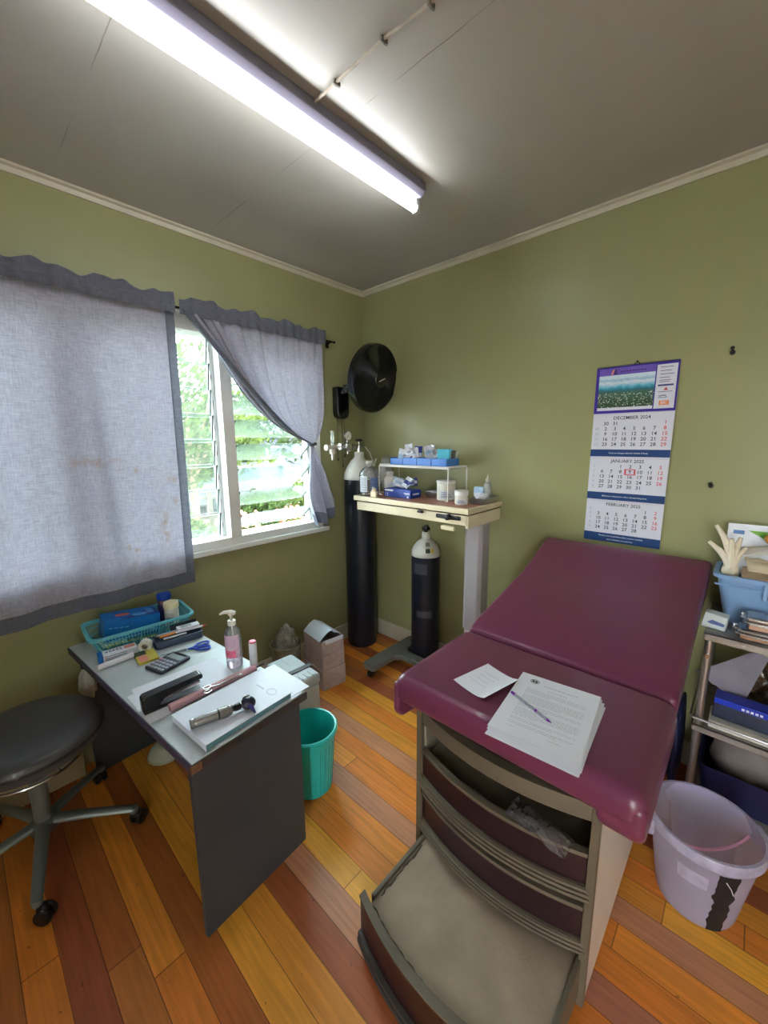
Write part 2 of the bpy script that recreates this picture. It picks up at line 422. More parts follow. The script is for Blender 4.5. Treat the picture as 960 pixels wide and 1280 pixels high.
# ceiling cable with clips
t=thing('ceiling_cable','thin pale cable clipped across ceiling to the tube light','cable',(0,0,0))
pts=[(1.052,-1.232,2.488),(1.09,-1.231,2.492),(1.149,-1.228,2.4945),(1.22,-1.231,2.491),(1.334,-1.228,2.4945),(1.42,-1.221,2.492),(1.474,-1.215,2.4945),(1.60,-1.218,2.492),(1.8,-1.212,2.4945),(2.2,-1.215,2.492),(2.8,-1.21,2.4945)]
b=MB(); b.tube(pts,.0042,8); b.build('cable',mat('pale_cable',(176,166,150),rough=.6,var=.2,vscale=20),t)
for p in (pts[2],pts[4],pts[6],pts[8]):
    b=MB(); b.box(p[0]-.005,p[0]+.005,p[1]-.010,p[1]+.010,2.487,2.4995,bev=.003); b.cyl((p[0],p[1]+.013,2.4995),(p[0],p[1]+.013,2.490),.004,seg=10)
    b.build('cable_clip',mat('grey_clip',(120,116,108),rough=.5),t)

# ------------------------------------------------------------------ tube light
t=thing('tube_light','long white fluorescent tube light fixed under the ceiling','lamp',(1.012,-1.28,2.5))
b=MB(); b.prism([(-.045,0),(.045,0),(.052,-.034),(.030,-.048),(-.030,-.048),(-.052,-.034)],-.635,.60,Matrix(((1,0,0,0),(0,0,1,0),(0,1,0,-.0005),(0,0,0,1))),bev=.003,seg=2)
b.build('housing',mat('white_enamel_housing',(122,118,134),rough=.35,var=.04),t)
for y in (-.612,.600):
    s=1 if y>0 else -1
    b=MB(); b.box(-.012,.012,y-.012,y+.012,-.1,-.044,bev=.004); b.cyl((0,y-s*.010,-.082),(0,y+s*.004,-.082),.017,seg=18); b.build('lamp_holder',mat('holder_plastic',(190,190,190),rough=.3),t)
M_tube=bpy.data.materials.new('glowing_tube');M_tube.use_nodes=True
nt=M_tube.node_tree;nt.nodes.remove(nt.nodes['Principled BSDF']);em=nt.nodes.new('ShaderNodeEmission')
em.inputs[0].default_value=(.93,.97,1,1);em.inputs[1].default_value=13.5
nt.links.new(em.outputs[0],nt.nodes['Material Output'].inputs[0])
b=MB(); b.cyl((0,-.598,-.082),(0,.586,-.082),.0145,seg=20); b.build('tube',M_tube,t)

# ------------------------------------------------------------------ sky
w=bpy.data.worlds.new('sky');SC.world=w;w.use_nodes=True
nt=w.node_tree;bg=nt.nodes['Background']
tcw=nt.nodes.new('ShaderNodeTexCoord');sx=nt.nodes.new('ShaderNodeSeparateXYZ');nt.links.new(tcw.outputs['Generated'],sx.inputs[0])
rp=nt.nodes.new('ShaderNodeValToRGB');rp.color_ramp.elements[0].position=.0;rp.color_ramp.elements[1].position=.6
rp.color_ramp.elements[0].color=(.98,1,1,1);rp.color_ramp.elements[1].color=(.80,.90,1,1)
nt.links.new(sx.outputs['Z'],rp.inputs[0]);nt.links.new(rp.outputs[0],bg.inputs[0]);bg.inputs[1].default_value=13
SC.view_settings.view_transform='Standard';SC.view_settings.look='None';SC.view_settings.gamma=1;SC.view_settings.exposure=1.4
SC.view_settings.use_curve_mapping=False
SC.cycles.use_denoising=True
SC.cycles.max_bounces=14;SC.cycles.transparent_max_bounces=24;SC.cycles.diffuse_bounces=6
SC.cycles.sample_clamp_indirect=6.0
# ------------------------------------------------------------------ curtains
def cloth(name, rgb, transl, stains=False, rgb2=None):
    m=bpy.data.materials.new(name);m.use_nodes=True;nt=m.node_tree;N=nt.nodes;L=nt.links
    N.remove(N['Principled BSDF'])
    tc=N.new('ShaderNodeTexCoord')
    def weave(sc):
        mp=N.new('ShaderNodeMapping');mp.inputs['Scale'].default_value=sc;L.new(tc.outputs['Object'],mp.inputs[0])
        n=N.new('ShaderNodeTexNoise');n.inputs['Scale'].default_value=1.0;n.inputs['Detail'].default_value=3;L.new(mp.outputs[0],n.inputs['Vector']);return n.outputs['Fac']
    h=weave((30,30,420));v=weave((420,420,26))
    ad=N.new('ShaderNodeMath');ad.operation='ADD';L.new(h,ad.inputs[0]);L.new(v,ad.inputs[1])
    rp=N.new('ShaderNodeValToRGB');c=lin(rgb)
    rp.color_ramp.elements[0].position=.36;rp.color_ramp.elements[1].position=.64
    rp.color_ramp.elements[0].color=tuple(x*.74 for x in c[:3])+(1,);rp.color_ramp.elements[1].color=tuple(min(1,x*1.14) for x in c[:3])+(1,)
    hf=N.new('ShaderNodeMath');hf.operation='MULTIPLY';hf.inputs[1].default_value=.5;L.new(ad.outputs[0],hf.inputs[0]);L.new(hf.outputs[0],rp.inputs[0])
    col=rp.outputs[0]
    if stains:
        prev=None
        for (y,z,ry,rz) in ((-1.70,1.40,.13,.035),(-1.55,1.36,.09,.022),(-1.40,1.30,.035,.04),(-1.40,1.19,.045,.035),(-1.60,.98,.05,.10),(-1.46,1.08,.03,.16)):
            mp=N.new('ShaderNodeMapping');mp.inputs['Location'].default_value=(0,-y/ry,-z/rz);mp.inputs['Scale'].default_value=(0,1/ry,1/rz);L.new(tc.outputs['Object'],mp.inputs[0])
            ln=N.new('ShaderNodeVectorMath');ln.operation='LENGTH';L.new(mp.outputs[0],ln.inputs[0])
            mr=N.new('ShaderNodeMapRange');mr.inputs['From Min'].default_value=.2;mr.inputs['From Max'].default_value=1.0;mr.inputs['To Min'].default_value=1;mr.inputs['To Max'].default_value=0;L.new(ln.outputs['Value'],mr.inputs['Value'])
            if prev is None: prev=mr.outputs[0]
            else:
                mx=N.new('ShaderNodeMath');mx.operation='MAXIMUM';L.new(prev,mx.inputs[0]);L.new(mr.outputs[0],mx.inputs[1]);prev=mx.outputs[0]
        nz=N.new('ShaderNodeTexNoise');nz.inputs['Scale'].default_value=24;nz.inputs['Detail'].default_value=6;L.new(tc.outputs['Object'],nz.inputs['Vector'])
        m2=N.new('ShaderNodeMapRange');m2.inputs['From Min'].default_value=.46;m2.inputs['From Max'].default_value=.62;L.new(nz.outputs['Fac'],m2.inputs['Value'])
        ml=N.new('ShaderNodeMath');ml.operation='MULTIPLY';L.new(prev,ml.inputs[0]);L.new(m2.outputs[0],ml.inputs[1])
        m3=N.new('ShaderNodeMath');m3.operation='MULTIPLY';m3.inputs[1].default_value=.6;L.new(ml.outputs[0],m3.inputs[0])
        mx=N.new('ShaderNodeMix');mx.data_type='RGBA';L.new(m3.outputs[0],mx.inputs['Factor']);L.new(col,mx.inputs['A']);mx.inputs['B'].default_value=lin((150,116,66));col=mx.outputs['Result']
    d=N.new('ShaderNodeBsdfDiffuse');tl=N.new('ShaderNodeBsdfTranslucent');L.new(col,d.inputs[0]);L.new(col,tl.inputs[0])
    mx=N.new('ShaderNodeMixShader');mx.inputs[0].default_value=transl;L.new(d.outputs[0],mx.inputs[1]);L.new(tl.outputs[0],mx.inputs[2])
    L.new(mx.outputs[0],N['Material Output'].inputs[0])
    return m
M_cur=cloth('grey_linen',(168,166,181),.14,stains=True)
M_hem=cloth('grey_linen_doubled',(112,114,126),.16)
# rod
t=thing('curtain_rod','thin dark curtain rod spanning above the louvred window','curtain rod',(.058,-.325,2.112))
b=MB(); b.cyl((0,0,0),(0,-2.6,0),.006,seg=12); b.build('rod',M_rod,t)
for y in (-.012,-1.27,-2.5):
    b=MB(); b.tube([(0,y,0.0),(-.03,y,.0),(-.050,y,-.012)],.005,8); b.box(-.0575,-.050,y-.012,y+.012,-.03,.012,bev=.002); b.build('rod_bracket',M_rod,t)
b=MB(); b.sphere((0,.004,0),.0085,2); b.build('finial',M_rod,t)
# left curtain hangs straight
def fold(y,z):
    k=.010*math.sin(y*21+.4*math.sin(z*2.2))+.006*math.sin(y*47+1.3)
    g=math.exp(-((y+1.70-.05*(1.4-z))/.045)**2)*.030*smooth01((2.05-z)/.6)+math.exp(-((y+1.56)/.03)**2)*.016*smooth01((2.0-z)/.5)
    return .084+k*(.35+.65*smooth01((2.1-z)/.9))+g
Y0,Y1=-2.70,-1.322
def cl(u,v,z0,z1,ya,yb):
    z=lerp(z0,z1,v)
    y=lerp(ya,yb,u)-.016*(2.1-z)/1.34
    return V((fold(y,z),y,z))
zt=2.098; zb=.768
bot=lambda y:.768-.03*smooth01((-1.6-y)/.8)
M=MB(); M.grid(lambda u,v:cl(u,v,zt,bot(lerp(Y0,Y1-.036,u))+.062,Y0,Y1-.036),150,60)
cu=M.build('curtain',M_cur)
tag(cu,'stained grey linen curtain panel hanging flat over the desk end of the window','curtain')
M=MB(); M.grid(lambda u,v:cl(u,v,zt,bot(Y1)+.062,Y1-.040,Y1)+V((.005,0,0)),6,60)
M.grid(lambda u,v:cl(u,v,bot(lerp(Y0,Y1,u))+.062,bot(lerp(Y0,Y1,u)),Y0,Y1)+V((.005,0,0)),150,6)
M.build('hem',M_hem,cu)
def ruffle(Y0,Y1,f0,nu):
    def fn(u,v):
        y=lerp(Y0,Y1,u)
        top=2.148+.009*math.sin(y*27+f0)+.006*math.sin(y*61+f0)
        z=lerp(2.070,top,v); e=abs(z-2.112)/.04
        return V((.116+.006*min(1,e)*math.sin(y*110+f0)+.003*math.sin(y*53),y-.016*(2.1-z)/1.34,z))
    m=MB(); m.grid(fn,nu,8); return m
ruffle(Y0,Y1,0,300).build('heading',M_hem,cu)
# right curtain is pulled aside and knotted
TY,TZ=-.567,1.462
def cr(u,v):
    u=max(0.0,u)
    yt=lerp(-1.300,-.447,u); tie=TY+(u-.5)*.030
    w=lerp(v,v**5,u**.6)
    y=lerp(yt,tie,w)-.02*math.sin(PI*v)*u*(1-v)
    z=lerp(2.098,TZ+.0*u,v)-.075*math.sin(PI*v)*(1-u)**2
    amp=(.007+.034*smooth01((.62-u)/.5)*math.sin(PI*min(1,v*1.15)))*(1-.55*v)
    x=.092+amp*math.sin(u*44+2.2*v)+amp*.5*math.sin(u*97+1)+.018*v+amp*.6
    return V((x,y,z))
M=MB(); M.grid(cr,150,70)
c2=M.build('curtain',M_cur); tag(c2,'grey linen curtain pulled aside and knotted beside the open louvres','curtain')
# hem along the pulled edge
M=MB(); M.grid(lambda u,v:cr(u*.035-.003,v)+V((.005+.012*math.sin(PI*u),0,-.006*math.sin(PI*u))),6,70); M.build('hem',M_hem,c2)
for k,(u0,rr_,mm) in enumerate([(.015,.013,M_hem),(.055,.015,M_cur),(.10,.014,M_hem),(.16,.010,M_cur)]):
    M=MB(); M.tube([cr(u0+.006*math.sin(7*v_),v_)+V((.020-.002*k,0,0)) for v_ in [i/40*.985 for i in range(1,41)]],[rr_*(.35+.65*math.sin(PI*min(1,i/40+.12))) for i in range(1,41)],10); M.build('gathered_pleat',mm,c2)
ruffle(-1.305,-.438,2.0,200).build('heading',M_hem,c2)
def tail(u,v):
    s=math.sin(min(1,v*1.15)*PI/2)
    left=TY-.014-.040*math.sin(min(1,v*1.5)*PI/2)+.058*smooth01((v-.62)/.38)
    right=TY+.014+.150*smooth01(min(1,v*1.1))**.8
    y=lerp(left,right,u)
    zb_=.92+.085*u+.02*math.sin(u*9)
    z=lerp(TZ+.004,zb_,v)+.03*math.sin(u*PI)*v*(1-v)
    x=.112+.046*math.sin(u*15+1.2+1.5*v)*s*(.55+.45*v)+.012*math.sin(u*37)*s+.03*s*mn.noise(V((u*3.1,v*3.3,4.0)))
    return V((x,y,z))
M=MB(); M.grid(lambda u,v:tail(u,v*.86),70,40); M.build('knotted_tail',M_cur,c2)
M=MB(); M.grid(lambda u,v:tail(u,.86+v*.14)+V((.001,0,0)),70,8); M.build('tail_hem',M_hem,c2)
M=MB(); pts=[V((.105+.020*math.cos(a),TY+.024*math.sin(a),TZ+.004*math.sin(2*a))) for a in [2*PI*i/18 for i in range(18)]]
M.tube(pts,.009,8,closed=True); M.build('knot',M_hem,c2)
# elastic tie loop + nail
# ------------------------------------------------------------------ outside the window
M_lawn=mat('lawn_grass',(48,62,28),rough=.9,var=.25,vscale=6,bump=.4,bscale=90)
M_path=mat('pinkish_drive',(72,58,50),rough=.9,var=.12,vscale=4)
b=MB(); b.box(-26,-.14,-10,22,-.72,-.62); o=struct('ground_outside',b,M_lawn,smooth=False)
b=MB(); b.prism([(-11,-8),(-7.2,-8),(-7.6,4),(-9.0,20),(-13,20),(-11.6,4)],-.62,-.60); o=struct('path_outside',b,M_path,smooth=False)
def leaf_mat(n,c):
    m=bpy.data.materials.new(n);m.use_nodes=True;nt=m.node_tree;N=nt.nodes;L=nt.links;N.remove(N['Principled BSDF'])
    tc=N.new('ShaderNodeTexCoord');nz=N.new('ShaderNodeTexNoise');nz.inputs['Scale'].default_value=2.6;nz.inputs['Detail'].default_value=4;L.new(tc.outputs['Object'],nz.inputs['Vector'])
    rp=N.new('ShaderNodeValToRGB');rp.color_ramp.elements[0].position=.32;rp.color_ramp.elements[1].position=.68
    k=lin(c);rp.color_ramp.elements[0].color=tuple(x*.55 for x in k[:3])+(1,);rp.color_ramp.elements[1].color=tuple(min(1,x*1.35) for x in k[:3])+(1,);L.new(nz.outputs['Fac'],rp.inputs[0])
    d=N.new('ShaderNodeBsdfDiffuse');t_=N.new('ShaderNodeBsdfTranslucent');L.new(rp.outputs[0],d.inputs[0]);L.new(rp.outputs[0],t_.inputs[0])
    mx=N.new('ShaderNodeMixShader');mx.inputs[0].default_value=.4;L.new(d.outputs[0],mx.inputs[1]);L.new(t_.outputs[0],mx.inputs[2]);L.new(mx.outputs[0],N['Material Output'].inputs[0]);return m
LM=[leaf_mat('fresh_leaves',(70,84,44)),leaf_mat('mid_leaves',(54,70,38)),leaf_mat('deep_leaves',(46,60,38))]
M_bark=mat('bark',(110,92,72),rough=.9,var=.3,vscale=14,bump=.5,bscale=40)
def leaves(n,c,r,size,rnd,flat=1.0):
    m=MB(); vs=[];fs=[]
    for i in range(n):
        while True:
            p=V((rnd.uniform(-1,1),rnd.uniform(-1,1),rnd.uniform(-1,1)))
            if .25<p.length<1: break
        k=mn.noise(p*2.2+V((c[0],c[1],0)))
        p*=(1+.35*k); p=V((p.x*r[0],p.y*r[1],p.z*r[2]))+V(c)
        s=size*rnd.uniform(.6,1.3); q=V((rnd.gauss(0,1),rnd.gauss(0,1),rnd.gauss(0,1))).normalized(); t_=q.orthogonal().normalized(); u_=q.cross(t_)
        a=len(vs); vs+=[p-t_*s,p-u_*s*.42+q*s*.1,p+t_*s,p+u_*s*.42+q*s*.1]; fs.append((a,a+1,a+2,a+3))
    m.faces(vs,fs); return m
def tree(name,label,cat,loc,crown_c,r,n,size,lm,seed,group=None,trunk=.09):
    rnd=random.Random(seed); t=thing(name,label,cat,loc,0,group)
    m=leaves(n,crown_c,r,size,rnd); m.build('crown',lm,t,smooth=False)
    m=MB(); top=crown_c[2]
    m.tube([(0,0,0),(.04,.02,top*.4),(-.03,.03,top*.75),(crown_c[0]*.6,crown_c[1]*.6,top+r[2]*.4)],[trunk,trunk*.8,trunk*.6,trunk*.25],8)
    for k in range(4):
        a=k*1.7+seed; m.tube([(0,.02,top*.55),(math.cos(a)*r[0]*.35,math.sin(a)*r[1]*.35,top*.9),(math.cos(a)*r[0]*.6,math.sin(a)*r[1]*.6,top+r[2]*.25)],[trunk*.45,trunk*.3,trunk*.12],6)
    m.build('trunk',M_bark,t); return t
tree('garden_tree','bright green leafy tree filling the upper louvres outside','tree',(-5.6,.95,-.62),(0,0,2.5),(1.3,1.6,1.4),3000,.085,LM[0],3)
tree('garden_tree','broad green tree outside behind the knotted curtain','tree',(-7.4,5.0,-.62),(0,0,3.0),(1.4,1.7,1.4),2400,.11,LM[1],5)
tree('garden_tree','darker tree at the back of the garden beyond the drive','tree',(-20,3.0,-.62),(0,0,3.9),(2.6,3.6,2.8),4200,.2,LM[2],8)
tree('garden_tree','tall tree outside behind the flat stained curtain','tree',(-8.6,-3.4,-.62),(0,0,2.8),(1.5,1.8,1.6),2000,.14,LM[1],9)
tree('garden_tree','tree far beyond the pale house outside','tree',(-24,14.0,-.62),(0,0,3.4),(2.6,4,2.6),3600,.22,LM[2],10)
for i,(x,y,r,l) in enumerate([(-4.1,.05,.5,'rounded green shrub low outside beside the mullion'),(-5.6,2.35,.50,'rounded green shrub behind the orange flowers outside'),(-5.9,3.9,.6,'rounded green shrub in front of the fence end outside')]):
    tree('garden_shrub',l,'shrub',(x,y,-.62),(0,0,r*1.15),(r,r*1.2,r*.95),1400,.07,LM[i%2],20+i,'shrubs on the lawn',.03)
for i,(y,l) in enumerate([(-4.2,'leafy tree at the far garden edge, behind the stained curtain'),(1.3,'leafy tree at the far garden edge in line with the mullion'),(11.2,'leafy tree at the far garden edge, past the pale house'),(16.5,'leafy tree farthest along the garden edge')]):
    tree('garden_tree',l,'tree',(-15.5 if y<5 else -19.5,y,-.62),(0,0,2.5),(1.3,1.75,2.1),3000,.19,LM[1+i%2],40+i)
tree('hedge_tree','bushy tree across the drive before the house wall','tree',(-11.3,4.1,-.60),(0,0,1.9),(1.0,1.7,1.5),2600,.15,LM[0],61)
# flowers
rnd=random.Random(4)
for i,(x,y,c,l) in enumerate([(-4.4,1.32,(236,150,110),'clump of pale orange flowers low outside the louvres'),(-4.3,2.2,(228,96,74),'clump of red flowers low outside beside the posts')]):
    t=thing('flower_clump',l,'flowers',(x,y,-.62),0,'flower clumps outside')
    leaves(500,(0,0,.42),(.26,.34,.36),.055,rnd).build('foliage',LM[0],t,smooth=False)
    m=MB()
    for k in range(60):
        p=(rnd.uniform(-.24,.24),rnd.uniform(-.32,.32),rnd.uniform(.45,.86))
        m.sphere(p,rnd.uniform(.025,.042),1,(1,1,.7))
    m.build('blossoms',mat('petals_%d'%i,c,rough=.7,var=.2,vscale=20),t)
# fence of pale posts and a bluish house
M_post=mat('cream_fence_wood',(92,86,74),rough=.7,var=.1)
t=thing('garden_fence','cream timber fence of short posts and rails across the garden','fence',(-6.9,1.2,-.62))
for k in range(8):
    b=MB(); b.box(-.05,.05,k*.62-.05,k*.62+.05,0,1.02,bev=.01); b.build('post',M_post,t)
for z in (.42,.86):
    b=MB(); b.box(-.03,.0,-.1,4.5,z-.04,z+.04,bev=.008); b.build('rail',M_post,t)
t=thing('house','pale blue weatherboard house across the drive','house',(-13.2,6.2,-.6))
M_blue=mat('blue_grey_weatherboard',(56,62,74),rough=.7,var=.06)
b=MB(); b.box(-2.5,0,-2.0,5.0,0,2.4)
for k in range(16): b.box(0,.02,-2.0,5.0,.05+k*.15,.17+k*.15)
b.build('wall',M_blue,t,smooth=False)
b=MB(); b.prism([(-2.9,2.4),(.5,2.4),(-1.2,3.5)],-2.3,5.3,Matrix(((1,0,0,0),(0,0,1,0),(0,1,0,0),(0,0,0,1)))); b.build('roof',mat('grey_iron_roof',(74,74,74),rough=.5),t,smooth=False)
for y in (-.8,1.4,3.4):
    b=MB(); b.box(.0,.04,y-.45,y+.45,.9,1.9,bev=.01); b.mi=1; b.box(.04,.05,y-.38,y+.38,.97,1.83); b.build('window',[M_white,mat('dark_pane',(80,96,104),rough=.1)],t)
# parked white car, seen bright between the louvres
t=thing('car','small white parked car on the drive outside','car',(-9.4,4.2,-.6),math.radians(80))
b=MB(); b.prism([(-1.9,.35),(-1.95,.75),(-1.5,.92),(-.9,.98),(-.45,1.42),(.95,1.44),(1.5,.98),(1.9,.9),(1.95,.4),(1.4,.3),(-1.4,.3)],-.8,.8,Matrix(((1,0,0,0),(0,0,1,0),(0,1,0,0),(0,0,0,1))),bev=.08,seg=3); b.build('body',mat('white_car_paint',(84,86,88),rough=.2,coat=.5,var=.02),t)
b=MB(); b.prism([(-.72,1.02),(-.40,1.36),(.88,1.38),(1.28,1.02)],-.815,.815,Matrix(((1,0,0,0),(0,0,1,0),(0,1,0,0),(0,0,0,1)))); b.build('window',mat('dark_pane',(80,96,104)),t)
for x in (-1.2,1.2):
    for y in (-.74,.74):
        b=MB(); b.cyl((x,y-.09,.31),(x,y+.09,.31),.31,seg=24,bev=.03); b.build('wheel',M_black,t)
# ------------------------------------------------------------------ examination couch
M_vinyl=mat('maroon_vinyl',(106,47,74),rough=.34,var=.06,vscale=5,bump=.05,bscale=180,spec=.5,coat=.12)
M_tan=mat('grey_beige_plastic',(98,88,72),rough=.5,var=.12,vscale=7)
M_side=mat('pale_beige_enamel',(206,194,182),rough=.4,var=.06,vscale=3)
M_maroon=mat('dark_maroon_laminate',(40,20,25),rough=.32,var=.12,vscale=6)
M_inside=mat('drab_liner',(118,108,90),rough=.7,var=.12,vscale=9)
M_dust=mat('dusty_grey_mat',(148,130,110),rough=.85,var=.16,vscale=11,bump=.12,bscale=120)
bed=thing('examination_couch','maroon padded examination couch with raised backrest and beige drawer cabinet','couch',(1.7125,-.62,0))
BX,BY=1.7125,-.62
BL,BR=1.44-BX,1.985-BX
FY=-1.192-BY; BK=-.14-BY
def bowy(x,extra=0.0):
    k=(x-(BL+BR)/2)/((BR-BL)/2); return FY-.055*(1-k*k)-extra
def bow_strip(z0,z1,out,depth,x0,x1,n=28,bev=.002):
    """a curved drawer-front strip: front face follows the bow, 'out' forward of it."""
    xs=[lerp(x0,x1,i/n) for i in range(n+1)]
    poly=[(x,bowy(x,out)) for x in xs]+[(x,bowy(x,out)+depth) for x in xs[::-1]]
    return poly,z0,z1
def add_bow(m,z0,z1,out,depth,x0=BL+.002,x1=BR-.002,bev=.002,M=None):
    poly,a,c=bow_strip(z0,z1,out,depth,x0,x1); m.prism(poly,a,c,M,bev=bev,seg=2,ang=50)
for x0,x1,nm in ((BL,BL+.018,'side_panel'),(BR-.018,BR,'side_panel')):
    b=MB(); b.box(x0,x1,FY,BK,.02,.655,bev=.003); b.build(nm,M_side,bed)
b=MB(); b.box(BL+.018,BR-.018,BK-.018,BK,.02,.655); b.build('back_panel',M_side,bed)
b=MB(); b.box(BL+.018,BR-.018,FY+.02,BK-.018,.02,.04); b.build('base_plate',M_tan,bed); b=MB(); b.box(BL+.018,BR-.018,FY+.05,BK-.018,.625,.655); b.build('top_plate',M_tan,bed)
for x0 in (BL,BR-.016):
    b=MB(); b.box(x0-.002,x0+.018,FY-.012,FY+.01,.02,.655,bev=.003); b.build('stile',M_tan,bed)
for x0,x1 in ((BL+.0185,BL+.022),(BR-.022,BR-.0185)):
    b=MB(); b.box(x0,x1,FY+.012,BK-.02,.042,.624); b.build('liner',M_inside,bed)
# top rail
b=MB(); add_bow(b,.575,.625,.0,.05); b.build('top_rail',M_tan,bed)
b=MB(); add_bow(b,.625,.668,-.03,.05); b.build('shadow_board',M_maroon,bed)
# two closed drawers: beige lip, maroon front, ribbed beige handle strip
def drawer(zt,zp,zb,label):
    d=MB(); add_bow(d,zp+.0,zt-.012,-.006,.016); d=d.build('drawer',M_maroon,bed); d['label']=label
    m=MB(); add_bow(m,zt-.012,zt,.0,.022); m.build('lip',M_tan,d)
    m=MB()
    h=(zp-zb)/3
    for k in range(3): add_bow(m,zb+k*h+.0012,zb+(k+1)*h-.0012,.012-.002*k,.034,bev=.0025)
    add_bow(m,zb,zp,.004,.026); m.build('handle_strip',M_tan,d)
    m=MB(); m.box(BL+.03,BL+.038,FY+.03,BK-.1,zb+.01,zt-.02); m.box(BR-.038,BR-.03,FY+.03,BK-.1,zb+.01,zt-.02)
    m.box(BL+.03,BR-.03,BK-.108,BK-.1,zb+.01,zt-.02); m.box(BL+.03,BR-.03,FY+.028,BK-.1,zt-.060,zt-.052)
    m.build('tray',M_inside,d)
    return d
drawer(.480,.384,.348,'upper maroon drawer, open to the gap above it')
drawer(.320,.218,.186,'lower maroon drawer')
# pulled-out foot step
st=bpy.data.objects.new('foot_step',None);COL.objects.link(st);st.parent=bed;st['label']='foot step pulled out, dusty grey mat on top'
SH=-.292
SL,SR=1.482-BX,1.960-BX
n=26
xs=[lerp(SL,SR,i/n) for i in range(n+1)]
poly=[(x,bowy(x)+SH+.022) for x in xs]+[(SR,FY+.05),(SL,FY+.05)]
b=MB(); b.prism(poly,.132,.158); b.build('tread_mat',M_dust,st)
for x0,x1 in ((SL-.014,SL-.001),(SR+.001,SR+.014)):
    b=MB(); b.box(x0,x1,FY+SH+.03,FY+.05,.05,.166,bev=.003); b.build('step_side',M_tan,st)
Ms=T3(0,SH,0)
b=MB(); add_bow(b,.056,.176,-.004,.018,SL-.028,SR+.028,M=Ms); b.build('step_front',M_maroon,st)
b=MB(); add_bow(b,.176,.184,.0,.024,SL-.028,SR+.028,M=Ms); b.build('rim',M_tan,st)
b=MB(); add_bow(b,.030,.046,.012,.03,SL-.028,SR+.028,M=Ms); add_bow(b,.048,.062,.009,.03,SL-.028,SR+.028,M=Ms); b.build('kick_strip',mat('dark_grey_plastic',(62,58,54),rough=.5),st)
# ragged torn edge of the mat
m=MB(); rnd=random.Random(2)
pts=[(SL+.004+.006*rnd.random(),FY+SH+.05+.2*i/20,.159) for i in range(21)]
m.tube(pts,[.0012+.0022*rnd.random() for _ in pts],6); pts=[(SL+.01+i*.012,bowy(SL+.01+i*.012)+SH+.030+.006*rnd.random(),.159) for i in range(18)]
m.tube(pts,[.001+.0024*rnd.random() for _ in pts],6); m.build('torn_edge',mat('mat_underside',(70,62,52),rough=.9,var=.3),st)
# upholstery
CL,CR=1.412-BX,2.082-BX
YZ=Matrix(((0,0,1,0),(1,0,0,0),(0,1,0,0),(0,0,0,1)))   # prism in (y,z) extruded along x
b=MB()
b.prism([(-1.296-BY,.684),(-.868-BY,.684),(-.868-BY,.776),(-1.296-BY,.776)],CL,CR,YZ,bev=.036,seg=5)
# padded side flaps hanging beside the cabinet
for x0,x1,zf in ((CL+.001,CL+.034-.008,0),(CR-.094,CR-.001,.024)):
    b.prism([(-1.294-BY,.752),(-1.294-BY,.655+zf),(-1.27-BY,.628+zf),(-1.22-BY,.622+zf),(-.870-BY,.622+zf),(-.870-BY,.752)],x0,x1,YZ,bev=.018,seg=4)
s=b.build('seat_cushion',M_vinyl,bed,ang=60)
b=MB(); b.prism([(-1.25-BY,.6692),(-.87-BY,.6692),(-.87-BY,.684),(-1.25-BY,.684)],CL+.04,CR-.1,YZ); b.build('seat_board',mat('black_board',(26,24,26),rough=.6),bed)
prof=[(-.862,.690),(-.862,.770),(-.80,.793),(-.60,.838),(-.42,.880),(-.32,.908),(-.24,.940),(-.17,.976),(-.115,.992),(-.070,.984),(-.052,.955),(-.06,.915),(-.12,.885),(-.30,.845),(-.50,.785),(-.70,.722)]
b=MB(); b.prism([(y-BY,z) for y,z in prof],CL+.006,CR-.006,YZ,bev=.030,seg=5,ang=40)
b.build('back_cushion',M_vinyl,bed,ang=60)
for xx in (BL+.12,BR-.12):
    b=MB(); b.tube([(xx,-.55-BY,.657),(xx,-.25-BY,.83)],.012,10); b.build('lift_strut',M_rod,bed)
# crumpled clear film on the upper drawer
def crumple_sheet(w,d,h,seed,nu=22,nv=14,amp=.012):
    def fn(u,v):
        x=(u-.5)*w;y=(v-.5)*d;e=1-max(abs(u-.5),abs(v-.5))*2
        z=h*math.sin(PI*u)*math.sin(PI*v)+amp*mn.noise(V((x*40,y*40,seed)))+amp*.6*mn.noise(V((x*90,y*90,seed+5)))
        return V((x+amp*mn.noise(V((seed,x*50,y*50))),y,z))
    return fn
M_film=film('clear_film',(230,230,236),body=.10,gloss=.85,rough=.12)
# ------------------------------------------------------------------ papers on the couch
M_paper=mat('white_paper',(222,222,230),rough=.7,var=.02)
M_ink=mat('grey_print',(150,150,158),rough=.7,var=.05)
M_dark=mat('dark_print',(60,58,64),rough=.6,var=.05)
ZS=.7765
def sheet(w,h,lift,seed):
    def fn(u,v):
        x=(u-.5)*w;y=(v-.5)*h
        return V((x,y,lift*(.5+.5*mn.noise(V((x*6,y*6,seed))))))
    return fn
AX=V((.2095,.0240)).normalized() if False else None
ang=math.atan2(.024,.208)
cx,cy=1.832,-1.158
for i,(dx,dy,da) in enumerate([(.012,-.026,-.045),(.010,-.016,-.02),(.004,-.008,-.008)]):
    m=MB(); m.slab(sheet(.212,.286,.0,i),4,6,.0004)
    o=m.build('paper_sheet',M_paper); place(o,(cx+dx,cy+dy,ZS+.0006+.0021*i),ang+da)
    tag(o,'white paper sheet under the printed letter on the maroon couch','paper','sheets under the printed letter')
t=thing('printed_letter','printed letter with round seal topping the paper stack on the couch','paper',(cx,cy,ZS+.0072),ang)
m=MB(); m.slab(sheet(.212,.286,.0,9),4,6,.0004); m.build('sheet',M_paper,t)
m=MB(); rnd=random.Random(11)
